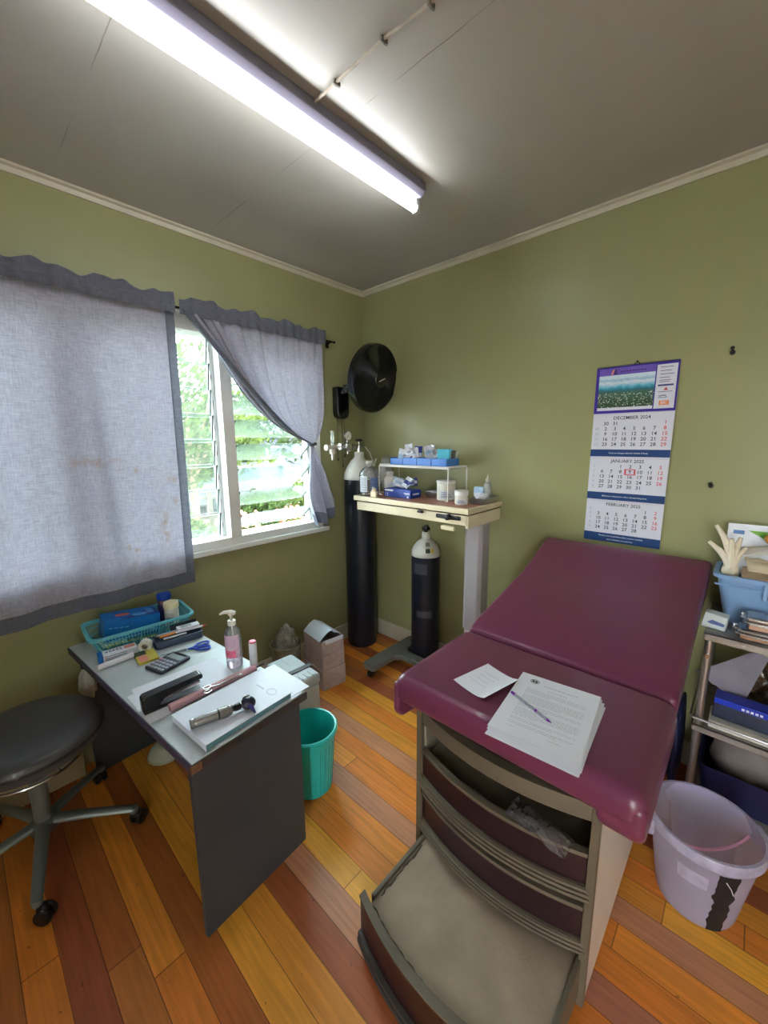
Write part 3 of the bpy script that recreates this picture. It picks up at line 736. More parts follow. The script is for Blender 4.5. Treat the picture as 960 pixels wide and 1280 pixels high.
def words(m,x0,x1,y,hgt,gap=.002):
    x=x0
    while x<x1:
        w_=rnd.uniform(.003,.011); m.box(x,min(x+w_,x1),y-hgt/2,y+hgt/2,.0003,.0004); x+=w_+gap
words(m,-.035,.055,.103,.0022); words(m,-.02,.03,.084,.0018)
y=.070
for para in (4,6,3,6,2,2):
    for k in range(para):
        x1=.082 if k<para-1 else rnd.uniform(-.02,.05)
        words(m,-.072,x1,y,.0012); y-=.0062
    y-=.006
words(m,-.072,-.05,-.110,.0012); words(m,.03,.06,-.112,.0012)
m.build('print_lines',M_ink,t)
m=MB(); 
for rr in (.0125,.0105): m.tube([(-.062+rr*math.cos(a),.112+rr*.8*math.sin(a),.0004) for a in [2*PI*k/28 for k in range(28)]],.00045,4,closed=True)
m.sphere((-.066,.112,.0004),.004,2,(1,1.3,.05)); m.sphere((-.058,.112,.0004),.004,2,(1,1.3,.05)); m.build('seal',M_dark,t)
# small square note
t=thing('paper_note','small square handwritten note lying beside the letter on the couch','paper',(1.647,-1.140,ZS),math.radians(-13))
def nf(u,v):
    x=(u-.5)*.118;y=(v-.5)*.150
    return V((x,y,.0008+.008*(u-.5)**2*4*.5+.010*max(0,u-.7)**2*8))
R=math.radians(-2)
m=MB(); m.slab(nf,10,6,.0005); m.build('sheet',M_paper,t)
m=MB()
for k in range(4): 
    yy=.035-.02*k; m.tube([(-.035+i*.004,yy+.0018*math.sin(i*2.1+k),nf((-.035+i*.004)/.118+.5,yy/.15+.5).z+.0006) for i in range(int(14+3*math.sin(k*3)))],.0004,4)
m.build('handwriting',mat('faint_ink',(160,162,190),rough=.7),t)
# pen
t=thing('pen','clear pen with purple cap and tip lying on the printed letter','pen',(1.800,-1.180,ZS+.0122),math.atan2(-.055,.135))
b=MB(); b.cyl((-.060,0,0),(.052,0,0),.0036,seg=6); b.build('barrel',film('pen_barrel',(214,216,232),body=.55,gloss=.6),t)
b=MB(); b.cyl((-.052,0,0),(.052,0,0),.0010,seg=8); b.build('ink_tube',mat('purple_ink',(130,120,170),rough=.4),t)
M_pp=mat('purple_plastic',(120,30,160),rough=.3)
b=MB(); b.cyl((-.0605,0,0),(-.074,0,0),.0042,.0036,seg=10); b.build('end_plug',M_pp,t)
b=MB(); b.cyl((.012,0,.0004),(.018,0,.0004),.0040,seg=10); b.build('mid_ring',M_pp,t)
b=MB(); b.cyl((.052,0,0),(.064,0,0),.0036,.0009,seg=10); b.build('tip',M_pp,t)
o=MB(); o.slab(crumple_sheet(.16,.06,.012,3.0),24,12,.0006); o=o.build('plastic_wrapper',M_film); place(o,(1.855,-1.228,.5035),math.radians(-8),rx=math.radians(10))
tag(o,'crumpled clear plastic wrapper hanging over the upper maroon drawer','wrapper')
# ------------------------------------------------------------------ wall fan
M_fan=mat('glossy_black_plastic',(16,16,19),rough=.22,var=.1,coat=.3)
M_dirtyw0=mat('pale_print',(170,170,170),rough=.4)
M_wire=mat('black_wire',(14,14,16),rough=.3,var=.1)
t=thing('wall_fan','black wall fan with round cage and pull cords high in the corner','fan',(0,-.255,1.74))
def loc(p): return V(p)
b=MB(); b.prism([(-.052,.10),(.052,.10),(.052,-.065),(.046,-.092),(.030,-.106),(0,-.112),(-.030,-.106),(-.046,-.092),(-.052,-.065)],.002,.062,Matrix(((0,0,1,0),(1,0,0,0),(0,1,0,0),(0,0,0,1))),bev=.010,seg=3)
b.build('wall_bracket',M_fan,t)
fc=V((.300,.062,.132))     # cage centre relative to the bracket
fd=V((1,.06,-.22)).normalized()
Mf=T3(*fc)@V((0,0,1)).rotation_difference(fd).to_matrix().to_4x4()
b=MB(); b.tube([(.055,0,.07),(.10,.012,.085),(.13,.025,.10)],.024,14); b.cyl((.085,.01,.06),(.085,.01,.11),.028,seg=18,bev=.006); b.build('neck',M_fan,t)
b=MB(); b.lathe([(0,-.20),(.045,-.20),(.064,-.185),(.07,-.15),(.066,-.10),(.05,-.085),(0,-.085)],28,Mf); b.build('motor_housing',M_fan,t)
RF=.207
b=MB()
for k in range(22):
    f=k/21; r=lerp(.066,RF,f); z=-.088+.055*f**1.4
    b.lathe([(r+.0020*math.cos(a),z+.0020*math.sin(a)) for a in [2*PI*i/6 for i in range(7)]],48,Mf)
for k in range(60):
    a=2*PI*k/60
    b.tube([Mf@V((lerp(.06,RF,f)*math.cos(a),lerp(.06,RF,f)*math.sin(a),-.088+.055*f**1.4)) for f in (0,.25,.5,.75,1)],.0016,4)
b.build('rear_grille',M_wire,t)
b=MB()
b.lathe([(RF,-.040),(RF+.006,-.036),(RF+.007,.0),(RF+.004,.012),(RF-.003,.014),(RF-.006,.0),(RF-.005,-.034),(RF,-.040)],64,Mf); b.build('cage_rim',M_fan,t)
b=MB()
for k in range(30):
    f=k/29; r=lerp(.056,RF-.002,f); z=.052-.044*f**2.2
    b.lathe([(r+.0019*math.cos(a),z+.0019*math.sin(a)) for a in [2*PI*i/6 for i in range(7)]],56,Mf)
for k in range(36):
    a=2*PI*k/36
    b.tube([Mf@V((lerp(.05,RF,f)*math.cos(a+.5*f),lerp(.05,RF,f)*math.sin(a+.5*f),.050-.044*f**2.2)) for f in [i/8 for i in range(9)]],.0018,4)
b.build('front_grille',M_wire,t)
b=MB(); b.lathe([(0,.060),(.03,.059),(.052,.055),(.056,.050),(.052,.046),(0,.046)],36,Mf); b.build('badge',M_fan,t)
b=MB(); b.box(-.004,.004,-.03,.03,.0602,.0612,M=Mf@R3(z=.5)); b.build('badge_mark',M_dirtyw0,t)
b=MB(); b.lathe([(0,-.05),(.036,-.05),(.038,-.01),(.03,.012),(0,.016)],24,Mf); b.build('hub',M_fan,t)
for k in range(5):
    a0=2*PI*k/5
    def bl(u,v,a0=a0):
        r=lerp(.034,.190,v); a=a0+(u-.5)*lerp(.9,1.05,v)+.35*v
        return Mf@V((r*math.cos(a),r*math.sin(a),-.018+(u-.5)*.050))
    b=MB(); b.slab(bl,8,8,.003); b.build('blade',mat('smoky_black_blade',(28,28,31),rough=.3,var=.1),t)
M_cord=mat('fan_cord',(52,46,34),rough=.7)
for dy,zb_,dx in ((-.036,-.385,.03),(.004,-.43,.034),(.022,-.36,.036)):
    b=MB(); b.tube([(dx,dy,-.1),(dx,dy+.002,-.24),(dx,dy,zb_)],.0016,6); b.lathe([(0,-.012),(.004,-.010),(.005,0),(.003,.012),(0,.014)],10,T3(dx,dy,zb_)); b.build('pull_cord',M_cord,t)
# ------------------------------------------------------------------ tall oxygen cylinder
M_cyl=mat('black_cylinder_paint',(24,27,38),rough=.34,var=.35,vscale=7,bump=.12,bscale=30)
M_cylw=mat('white_shoulder_paint',(206,204,196),rough=.45,var=.08,vscale=12)
M_brass=mat('chrome_fitting',(200,200,198),rough=.22,metal=.9,var=.05)
M_dirtyw=mat('off_white_plastic',(214,210,198),rough=.4,var=.06)
t=thing('oxygen_cylinder','tall black oxygen cylinder with white shoulder and gauge standing in the corner','gas cylinder',(.140,-.195,0))
r=.108
b=MB(); b.lathe([(0,.004),(r-.02,.0),(r-.004,.01),(r,.03),(r,1.20),(r,1.22)],48); b.build('body',M_cyl,t)
b=MB(); b.lathe([(r,1.22),(r+.001,1.222),(r-.004,1.262),(r-.022,1.305),(r-.050,1.345),(r-.072,1.366),(.033,1.375),(.033,1.405),(0,1.405)],48); b.build('shoulder',M_cylw,t)
b=MB(); b.cyl((0,0,1.405),(0,0,1.452),.016,seg=18); b.cyl((0,.052,1.445),(0,-.052,1.445),.010,seg=14); b.cyl((0,0,1.452),(0,0,1.478),.006,seg=10); b.build('valve',M_brass,t)
b=MB(); b.lathe([(0,1.478),(.022,1.478),(.027,1.485),(.022,1.494),(0,1.495)],20); b.build('handwheel',M_black,t)
# regulator out along the window wall
b=MB(); b.cyl((0,-.045,1.445),(0,-.070,1.445),.020,seg=6); b.cyl((0,-.070,1.445),(.0,-.085,1.445),.009,seg=12)
b.lathe([(0,-.022),(.024,-.022),(.031,-.014),(.031,.014),(.024,.022),(0,.024)],28,T3(.0,-.105,1.443)@R3(y=PI/2)); b.cyl((0,-.130,1.445),(0,-.21,1.445),.006,seg=10); b.cyl((0,-.160,1.445),(0,-.178,1.445),.022,seg=20); b.cyl((0,-.105,1.412),(0,-.105,1.398),.006,seg=10)
reg=b.build('regulator',M_brass,t)
b=MB(); b.cyl((0,-.105,1.47),(0,-.105,1.488),.006,seg=10); b.lathe([(0,-.012),(.029,-.012),(.032,-.008),(.032,.010),(.029,.012)],32,T3(.0,-.105,1.515)@R3(y=PI/2))
g=b.build('gauge',M_brass,reg)
b=MB(); b.lathe([(0,.0105),(.029,.0105)],32,T3(.0,-.105,1.515)@R3(y=PI/2)); b.mi=1
b.tube([(.0115,-.120,1.505),(.0115,-.100,1.52)],.0016,5)
for k in range(9):
    a=math.radians(-40+k*32.5); b.tube([(.011,-.105+.021*math.cos(a),1.515+.021*math.sin(a)),(.011,-.105+.026*math.cos(a),1.515+.026*math.sin(a))],.0010,4)
b.build('dial',[mat('dial_white',(226,222,208),rough=.4,var=.02),M_black],reg)
b=MB(); b.cyl((0,-.235,1.425),(0,-.235,1.545),.010,seg=14); b.build('flow_tube',film('flow_tube_clear',(220,226,220),body=.35,gloss=.6),reg)
b=MB(); b.cyl((0,-.205,1.445),(0,-.285,1.440),.012,seg=12); b.cyl((0,-.27,1.440),(0,-.29,1.440),.019,seg=16); b.cyl((0,-.235,1.40),(0,-.235,1.43),.020,seg=18); b.cyl((0,-.235,1.36),(0,-.235,1.40),.007,.010,seg=12); b.build('flow_valve',M_dirtyw,reg)
b=MB(); b.tube([(.01,.05,1.44),(.03,.075,1.40),(.045,.085,1.35),(.06,.08,1.31),(.09,.06,1.31),(.118,.045,1.36)],.0042,8); b.build('oxygen_tube',mat('pale_tubing',(214,210,196),rough=.35),t)
# ------------------------------------------------------------------ short cylinder under the table
t=thing('oxygen_cylinder','short black gas cylinder with white shoulder standing under the overbed table','gas cylinder',(.655,-.109,0))
r=.092
b=MB(); b.lathe([(0,.004),(r-.015,.0),(r-.003,.008),(r,.025),(r,.745),(r,.752)],44); b.build('body',M_cyl,t)
b=MB(); b.lathe([(r,.752),(r+.001,.754),(r-.003,.785),(r-.016,.815),(r-.038,.842),(r-.058,.856),(.028,.862),(.026,.905),(0,.905)],44); b.build('shoulder',M_cylw,t)
b=MB(); b.cyl((0,0,.905),(0,0,.945),.014,seg=14); b.box(-.02,.02,-.014,.014,.915,.938,bev=.003); b.cyl((-.03,0,.926),(.03,0,.926),.006,seg=8); b.build('valve',M_rod,t)
def on_cyl(r0,r1,z0,z1,a0,a1,M=None):
    m=MB(); m.grid(lambda u,v:V((lerp(r0,r1,v)*math.cos(lerp(a0,a1,u)),lerp(r0,r1,v)*math.sin(lerp(a0,a1,u)),lerp(z0,z1,v))),10,4); return m
AF=math.atan2(-.73,.68)
on_cyl(r+.0008,r+.0008,.645,.715,AF-.95,AF+.0).build('label_sticker',mat('worn_sticker',(62,64,74),rough=.4,var=.2),t)
on_cyl(r+.0008,r+.0008,.355,.400,AF-.75,AF+.35).build('label_sticker',mat('worn_sticker',(62,64,74)),t)
on_cyl(r-.0012,r-.0128,.786,.812,AF-.12,AF+.22).build('hazard_sticker',mat('green_sticker',(44,74,54),rough=.4),t)
on_cyl(r-.0012,r-.0128,.786,.812,AF+.28,AF+.5).build('hazard_sticker',mat('yellow_sticker',(206,190,70),rough=.4),t)
on_cyl(r-.022,r-.040,.824,.846,AF-.15,AF+.3).build('paper_sticker',mat('grey_sticker',(132,128,116),rough=.5),t)

# ------------------------------------------------------------------ overbed table
M_cream=mat('cream_enamel',(222,208,176),rough=.38,var=.06,vscale=8)
M_lam=mat('reddish_wood_laminate',(168,112,92),rough=.35,var=.14,vscale=2.5,stretch=(2,22,2))
M_col=mat('grey_mauve_enamel',(168,160,164),rough=.35,metal=.2,var=.04)
M_foot=mat('dark_grey_cast_base',(100,98,90),rough=.5,var=.12)
OX0,OX1,OY0,OY1,OZ=.292,1.130,-.398,-.030,1.135
t=thing('overbed_table','cream overbed table with reddish top on a grey column against the back wall','table',(.71,-.21,0))
ox,oy=.71,-.21
b=MB(); b.box(OX0+.016-ox,OX1-.016-ox,OY0+.016-oy,OY1-.016-oy,OZ-.012,OZ,bev=.003); b.build('tabletop',M_lam,t)
b=MB()
b.box(OX0-ox,OX1-ox,OY0-oy,OY0+.016-oy,OZ-.026,OZ+.004,bev=.004); b.box(OX0-ox,OX1-ox,OY1-.016-oy,OY1-oy,OZ-.026,OZ+.004,bev=.004)
b.box(OX0-ox,OX0+.016-ox,OY0+.01-oy,OY1-.01-oy,OZ-.026,OZ+.004,bev=.004); b.box(OX1-.016-ox,OX1-ox,OY0+.01-oy,OY1-.01-oy,OZ-.026,OZ+.004,bev=.004)
b.build('edge_band',M_cream,t)
b=MB(); b.box(OX0+.02-ox,OX1-.01-ox,OY0+.012-oy,OY0+.022-oy,OZ-.086,OZ-.034,bev=.003); b.box(OX0+.02-ox,OX1-.01-ox,OY1-.022-oy,OY1-.012-oy,OZ-.086,OZ-.034,bev=.003)
b.box(OX1-.022-ox,OX1-.004-ox,OY0+.012-oy,OY1-.012-oy,OZ-.100,OZ-.034,bev=.003); b.box(OX0+.02-ox,OX0+.03-ox,OY0+.02-oy,OY1-.02-oy,OZ-.086,OZ-.034,bev=.003)
b.box(OX0+.03-ox,OX1-.02-ox,OY0+.022-oy,OY1-.022-oy,OZ-.082,OZ-.070)
b.build('under_frame',M_cream,t)
b=MB(); b.box(OX0+.04-ox,OX1-.03-ox,OY0+.05-oy,OY1-.05-oy,OZ-.034,OZ-.024); b.box(OX1-.2-ox,OX1-.05-ox,OY0+.004-oy,OY0+.03-oy,OZ-.062,OZ-.04,bev=.004); b.build('slide_rail',M_black,t)
b=MB(); b.box(.10,.135,OY0-.006-oy,OY0+.01-oy,OZ-.048,OZ-.034,bev=.003); b.build('catch',M_black,t); b=MB(); b.cyl((.30,OY0-.012-oy,OZ-.050),(.30,OY0+.02-oy,OZ-.050),.016,seg=18,bev=.003); b.build('lock_knob',M_black,t)
b=MB(); b.box(.262,.345,OY0-.012-oy,OY0+.012-oy,OZ-.118,OZ-.096,bev=.005); b.build('release_lever',M_cream,t)
b=MB(); b.prism([(.335,-.052),(.405,-.052),(.425,-.036),(.425,.036),(.405,.052),(.335,.052),(.315,.036),(.315,-.036)],.42,OZ-.100,bev=.004,seg=2); b.build('upper_column',M_col,t)
b=MB(); b.prism([(.340,-.046),(.400,-.046),(.418,-.032),(.418,.032),(.400,.046),(.340,.046),(.322,.032),(.322,-.032)],.09,.42,bev=.003,seg=2); b.build('lower_column',mat('pale_enamel',(196,192,188),rough=.35,metal=.2),t)
b=MB(); 
b.prism([(-.235,-.30),(-.165,-.30),(-.150,-.285),(-.150,-.105),(-.115,-.072),(.42,-.070),(.42,.0),(-.115,.0),(-.150,.035),(-.150,.175),(-.165,.185),(-.235,.185),(-.250,.170),(-.250,-.285)],.058,.098,T3(0,0,0),bev=.012,seg=3)
b.build('base',M_foot,t)
for x,y in ((-.20,-.27),(-.20,.155),(.39,-.035)):
    b=MB(); b.cyl((x-.012,y,.028),(x+.012,y,.028),.028,seg=22,bev=.004); b.cyl((x,y,.03),(x,y,.062),.012,seg=12); b.build('caster',M_black,t)
# ---- wire shelf
M_wwire=mat('white_coated_wire',(226,224,216),rough=.35,var=.03)
t=thing('wire_shelf','white coated wire shelf riser standing on the overbed table','shelf',(.64,-.15,OZ))
RX0,RX1,RY0,RY1,RZ=-.26,.268,-.098,.098,.196
for x in (RX0,RX1):
    b=MB(); b.tube([(x,RY0,.002),(x,RY0,RZ-.012),(x,RY0+.012,RZ+.002),(x,RY1-.012,RZ+.002),(x,RY1,RZ-.012),(x,RY1,.002)],.004,8); b.tube([(x,RY0,.004),(x+(.02 if x<0 else -.02),RY0+.0,.004)],.0038,8); b.build('leg_loop',M_wwire,t)
b=MB()
for k in range(14): 
    y=lerp(RY0+.006,RY1-.006,k/13); b.tube([(RX0,y,RZ-.004),(RX1,y,RZ-.004)],.0022 if 0<k<13 else .0045,6)
for k in range(5): b.tube([(lerp(RX0,RX1,k/4),RY0,RZ-.008),(lerp(RX0,RX1,k/4),RY1,RZ-.008)],.0025,6)
b.box(RX0+.004,RX1-.004,RY0,RY0+.003,RZ-.012,RZ+.002); b.build('wire_deck',M_wwire,t)
# ---- blue compartment tray on the shelf
ZT=OZ+RZ+.0006
M_btray=mat('bright_blue_plastic',(72,132,216),rough=.35,var=.04)
TXC,TYC=.655,-.145
t=thing('compartment_tray','bright blue four-compartment tray on top of the wire shelf','tray',(TXC,TYC,ZT))
w_,d_,h_=.43,.125,.044
b=MB(); b.box(-w_/2,w_/2,-d_/2,d_/2,0,.003); b.build('tray_base',M_btray,t)
b=MB()
for x in (-w_/2,-w_/4,0,w_/4,w_/2): b.box(x-.0018,x+.0018,-d_/2,d_/2,.003,h_,bev=.001,seg=1)
b.build('divider',M_btray,t)
b=MB()
for k in range(4):
    x0=-w_/2+k*w_/4; b.box(x0+.003,x0+w_/4-.003,-d_/2-.002,-d_/2+.002,.0,h_-.004*(k==0),bev=.001,seg=1)
b.box(-w_/2,w_/2,d_/2-.003,d_/2,0,h_); b.build('tray_wall',M_btray,t)
# packets in the tray
def packet(name,label,cat,cx,cy,z,w,h,th,mats,rx=0,ry=0,rz=0,group=None,stripe=None):
    t=thing(name,label,cat,(cx,cy,z),0,group)
    M=R3(rx,ry,rz)
    b=MB(); b.slab(lambda u,v:M@V(((u-.5)*w,.0025*math.sin(u*7+v*5),v*h)),8,8,th); b.build('wrapper',mats[0],t)
    if stripe:
        b=MB(); b.slab(lambda u,v:M@V(((u-.5)*w*.96,.0025*math.sin(((u-.5)*.96+.5)*7+(stripe[0]+v*stripe[1])*5),(stripe[0]+v*stripe[1])*h)),8,3,th+.0012); b.build('printed_band',mats[1],t)
    return t
M_pw=mat('white_wrapper',(222,224,232),rough=.35,var=.08,vscale=30); M_pb=mat('navy_print',(42,56,136),rough=.4,var=.1); M_pg=mat('grey_foil',(186,190,200),rough=.25,metal=.4,var=.1); M_plb=mat('pale_blue_wrapper',(170,200,226),rough=.4,var=.1)
pk=[(-.19,.0,.08,.05,-.2,.3,'large clear white packet at the very end of the blue tray',M_pw,M_plb),(-.135,.045,.105,.06,-.15,-.15,'tall white packet at the back of the blue tray beside the navy one',M_pw,M_pg),(.015,.05,.10,.05,-.1,.15,'grey foil packet standing behind the third tray compartment',M_pg,M_plb),(-.160,.02,.07,.04,-.35,.15,'white sterile packet leaning at the far end of the blue tray',M_pw,M_pb),(-.12,.01,.085,.05,-.3,.25,'white packet with navy band beside the far end of the blue tray',M_pw,M_pb),
(-.095,-.02,.055,.06,.35,-.75,'long white packet lying slanted across the blue tray divider',M_pw,M_pg),(-.065,.03,.095,.05,-.2,.1,'navy and white packet standing tallest in the blue tray',M_pb,M_pw),
(-.045,-.01,.085,.045,-.15,-.2,'grey foil packet in the second tray compartment',M_pg,M_pw),(.026,.040,.09,.04,.1,.1,'clear white packet behind the navy packet in the blue tray',M_pw,M_plb),
(.052,-.005,.07,.05,.3,-.3,'white packet slanting in the third tray compartment',M_pw,M_plb),(.075,.04,.075,.04,-.2,-.1,'pale packet leaning next to the teal mask stack',M_pg,M_pw),(.088,.02,.05,.02,.15,.1,'small white packet squeezed beside the teal mask stack',M_pw,M_pg)]
for i,(dx,dy,h,w,rx,ry,lb,a,c) in enumerate(pk):
    packet('sterile_packet',lb,'packet',TXC+dx,TYC+dy*.8,ZT+(.0455 if 'slant' in lb else .012+.002*(i%3)),w*.95,h*1.08,.004,(a,c),rx*.5,ry*.8,.1*i,'sterile packets in the blue tray',(.35,.25))
M_teal=mat('teal_mask_fabric',(96,196,214),rough=.8,var=.08,vscale=30)
t=thing('face_mask_pack','pack of teal face masks standing in the last compartment of the blue tray','face masks',(TXC+.1605,TYC+.004,ZT+.004))
b=MB()
for k in range(6): b.box(-.043+.0006*k,.042,-.024+k*.007,-.0185+k*.007,.0,.094-.002*(k%3),bev=.002,seg=1)
b.build('masks',M_teal,t)
b=MB(); b.slab(lambda u,v:V((lerp(.046,.056,v),lerp(-.026,.03,u),.002+v*.085)),6,6,.002); b.build('clear_sleeve',film('clear_film',(230,230,236)),t)
packet('sterile_packet','greenish grey packet leaning behind the teal masks in the blue tray','packet',TXC+.196,TYC+.02,ZT+.004,.03,.085,.005,(mat('sage_wrapper',(168,186,182),rough=.4),M_pg),.1,.25,1.2,'sterile packets in the blue tray',(.2,.3))
# ---- crumpled clear bag at the left back
def bag(name,label,loc,r,scale,seed,m,cat='plastic bag',group=None,cr_=.28,fr=2.4,sub=4):
    o=MB(); o.sphere((0,0,0),r,sub,scale,cr_,fr,seed); o=o.build(name,m,None,ang=60)
    zmin=min(v.co.z for v in o.data.vertices)
    o.location=(loc[0],loc[1],loc[2]-zmin+.0006); return tag(o,label,cat,group)
M_bag=film('cloudy_bag',(232,230,224),body=.5,gloss=.7,rough=.2)
bag('plastic_bag','crumpled cloudy plastic bag behind the jug on the overbed table',(.322,-.120,OZ),.050,(.85,.85,2.2),2.0,M_bag)
# ---- big clear jug
M_clear=film('clear_pet',(232,236,238),body=.13,gloss=.8,rough=.06)
t=thing('water_jug','big clear plastic jug with ribbed label at the end of the overbed table','bottle',(.360,-.322,OZ+.0004))
t.scale=(1.15,1.15,1.0)
pr=[(.0,.002),(.040,.0),(.052,.004),(.055,.014)]
for k in range(6): 
    z=.018+k*.018; pr+=[(.055,z),(.052,z+.008),(.055,z+.016)]
pr+=[(.055,.130),(.052,.146),(.040,.168),(.024,.184),(.016,.190),(.016,.205)]
b=MB(); b.lathe(pr,36); b.build('body',M_clear,t)
b=MB(); b.cyl((0,0,.203),(0,0,.222),.018,seg=20,bev=.002); b.build('cap',M_dirtyw,t)
m=on_cyl(.0562,.0562,.03,.128,AF-1.0,AF-.15); m.build('label_panel',M_pw,t)
m=on_cyl(.0562,.0562,.018,.118,AF+.15,AF+1.0); m.build('blue_label',mat('blue_print',(96,116,160),rough=.5,var=.3,vscale=60),t)
m=MB()
for k in range(9): m.grid(lambda u,v,k=k:V((.0568*math.cos(AF-.95+u*.75),.0568*math.sin(AF-.95+u*.75),.036+k*.0098+v*.003)),6,1)
m.build('label_bars',mat('grey_bar',(120,122,130),rough=.5),t)
# cream dropper stopper set at the front
t=thing('cream_stand','little cream plastic stand at the front edge before the jug','holder',(.452,-.372,OZ+.0046))
b=MB(); b.box(-.024,.024,-.011,.011,0,.034,bev=.004); b.box(-.015,.015,-.009,.009,.034,.044,bev=.003); b.build('stand',mat('cream_plastic',(226,206,176),rough=.4),t)
b=MB(); 
for x in (-.012,0,.012): b.cyl((x,0,.044),(x,0,.060-.006*(x>0)),.004,.003,seg=10)
b.build('peg',mat('cream_plastic',(226,206,176)),t)
# white bottle
t=thing('pill_bottle','white screw-cap bottle between the jug and the navy glove box','bottle',(.427,-.198,OZ+.0004))
b=MB(); b.lathe([(0,0),(.032,0),(.036,.005),(.036,.100),(.032,.112),(.022,.120),(.020,.126)],32); b.build('body',M_dirtyw,t)
b=MB(); b.cyl((0,0,.124),(0,0,.150),.024,seg=28,bev=.003); b.build('cap',mat('white_cap',(230,228,224),rough=.35),t)
m=on_cyl(.0365,.0365,.025,.085,AF-.6,AF+.9); m.build('label',mat('pale_label',(200,202,206),rough=.5,var=.12,vscale=60),t)
# navy glove box
M_navy=mat('royal_blue_card',(34,62,150),rough=.4,var=.08)
t=thing('glove_box','royal blue glove box with white print under the wire shelf','box',(.560,-.232,OZ+.0004),math.radians(1))
b=MB(); b.box(-.106,.106,-.052,.052,0,.052,bev=.002,seg=1); b.build('carton',M_navy,t)
m=MB(); m.box(-.098,-.030,-.0530,-.0522,.037,.048); 
for x in (-.09,-.075): 
    for z in (.010,.022): m.sphere((x,-.053,z),.004,1,(1,.15,1))
m.box(.055,.098,-.0530,-.0522,.030,.034); m.box(.062,.098,-.0530,-.0522,.023,.026); m.box(.1062,.1068,-.03,.03,.02,.030); m.box(.078,.090,-.0530,-.0522,.004,.014); m.build('white_print',M_pw,t)
for i,(dx,dy,h,w,rx,ry,rz,lb,a,c) in enumerate([(-.07,.02,.06,.07,-.5,.4,.2,'pale blue packet heaped at the far end of the royal blue box',M_plb,M_pw),(-.03,.0,.05,.07,-.6,.9,.5,'white and blue packet lying across the royal blue box',M_pw,M_plb),
   (.02,-.01,.07,.06,-.7,.6,-.3,'white packet with navy band sprawled on the royal blue box',M_pw,M_pb),(.065,.035,.05,.045,-.3,-.3,.4,'navy packet on the near end of the royal blue box',M_pb,M_pw),(.075,-.015,.05,.05,-.9,-.8,.2,'grey foil packet hanging over the end of the royal blue box',M_pg,M_pb)]):
    packet('sterile_packet',lb,'packet',.56+dx,-.232+dy,OZ+.060+.003*i,w,h,.006,(a,c),rx,ry*.4,rz,'packets on the royal blue box',(.3,.35))
# steel tray behind
t=thing('steel_dish','shallow steel dish under the wire shelf beside the white tub','dish',(.735,-.130,OZ+.0006))
b=MB(); b.lathe([(0,.002),(.055,.0),(.066,.024),(.072,.027),(.072,.030),(.064,.027),(.053,.004),(0,.005)],32,None,sx=1.0,sy=.7); b.build('bowl',mat('brushed_steel',(176,176,174),rough=.3,metal=.9,var=.06),t)
b=MB(); b.slab(lambda u,v:V(((u-.5)*.09,(v-.5)*.06,.036+.006*math.sin(u*9)*math.sin(v*7))),8,6,.004); b.build('gauze',M_pw,t)
# white tub and small jar
def pot(name,label,loc,r,h,caph,cat='jar'):
    t=thing(name,label,cat,loc)
    b=MB(); b.lathe([(0,0),(r-.004,0),(r,.005),(r,h),(r-.003,h+.002)],32); b.build('body',M_dirtyw,t)
    b=MB(); b.cyl((0,0,h),(0,0,h+caph),r+.003,seg=32,bev=.003); b.build('lid',mat('white_cap',(230,228,224)),t)
    m=on_cyl(r+.0006,r+.0006,h*.12,h*.62,AF-.9,AF+.9); m.build('label',mat('pale_label',(200,202,206)),t)
    m=MB()
    for k in range(3): m.grid(lambda u,v,k=k:V(((r+.0012)*math.cos(AF-.7+u*(1.2-.2*k)),(r+.0012)*math.sin(AF-.7+u*(1.2-.2*k)),h*(.22+.12*k)+v*h*.05)),8,1)
    m.build('label_print',mat('blue_grey_print',(110,126,150),rough=.5),t); return t
pot('plaster_tub','large white lidded tub beneath the end of the wire shelf','tub' and (.842,-.168,OZ+.0004),.054,.098,.016,'tub')
pot('ointment_jar','small white two-tier jar outside the wire shelf leg','jar' and (1.005,-.262,OZ+.0004),.035,.050,.028,'jar')
# kidney dish with dropper bottle and cotton
t=thing('steel_tray','small rectangular steel tray at the end of the overbed table','tray',(1.065,-.128,OZ+.0006))
b=MB(); b.prism([(-.045,-.075),(.045,-.075),(.045,.075),(-.045,.075)],0,.002); 
for a in ((-.046,-.044,-.076,.076),(.044,.046,-.076,.076),(-.046,.046,-.076,-.074),(-.046,.046,.074,.076)): b.box(*a,0,.030)
b.box(-.050,.050,-.082,-.074,.028,.031); b.box(-.050,.050,.074,.082,.028,.031); b.box(-.052,-.044,-.08,.08,.028,.031); b.box(.044,.052,-.08,.08,.028,.031)
b.build('dish',mat('brushed_steel',(176,176,174)),t)
t=thing('dropper_bottle','translucent dropper bottle standing in the small steel tray','bottle',(1.058,-.075,OZ+.0032))
b=MB(); b.lathe([(0,0),(.020,0),(.022,.004),(.022,.085),(.018,.100),(.010,.106),(.010,.112)],24); b.build('body',film('frosted_pe',(226,230,232),body=.6,gloss=.4,rough=.3),t)
b=MB(); b.cyl((0,0,.110),(0,0,.128),.012,seg=18,bev=.002); b.cyl((0,0,.128),(0,0,.150),.006,.003,seg=12); b.build('nozzle',M_dirtyw,t)
packet('sterile_packet','light blue packet standing in the small steel tray','packet',1.035,-.128,OZ+.004,.05,.085,.014,(M_plb,M_pw),.1,0,.35,None,(.1,.5))
o=MB(); o.sphere((0,0,0),.03,3,(.8,1,.8),.3,3,5.0); o=o.build('cotton_wool',mat('cotton_wool_white',(232,232,236),rough=.95,var=.05),None); place(o,(1.080,-.150,OZ+.034)); tag(o,'tuft of white cotton wool in the small steel tray','cotton wool')

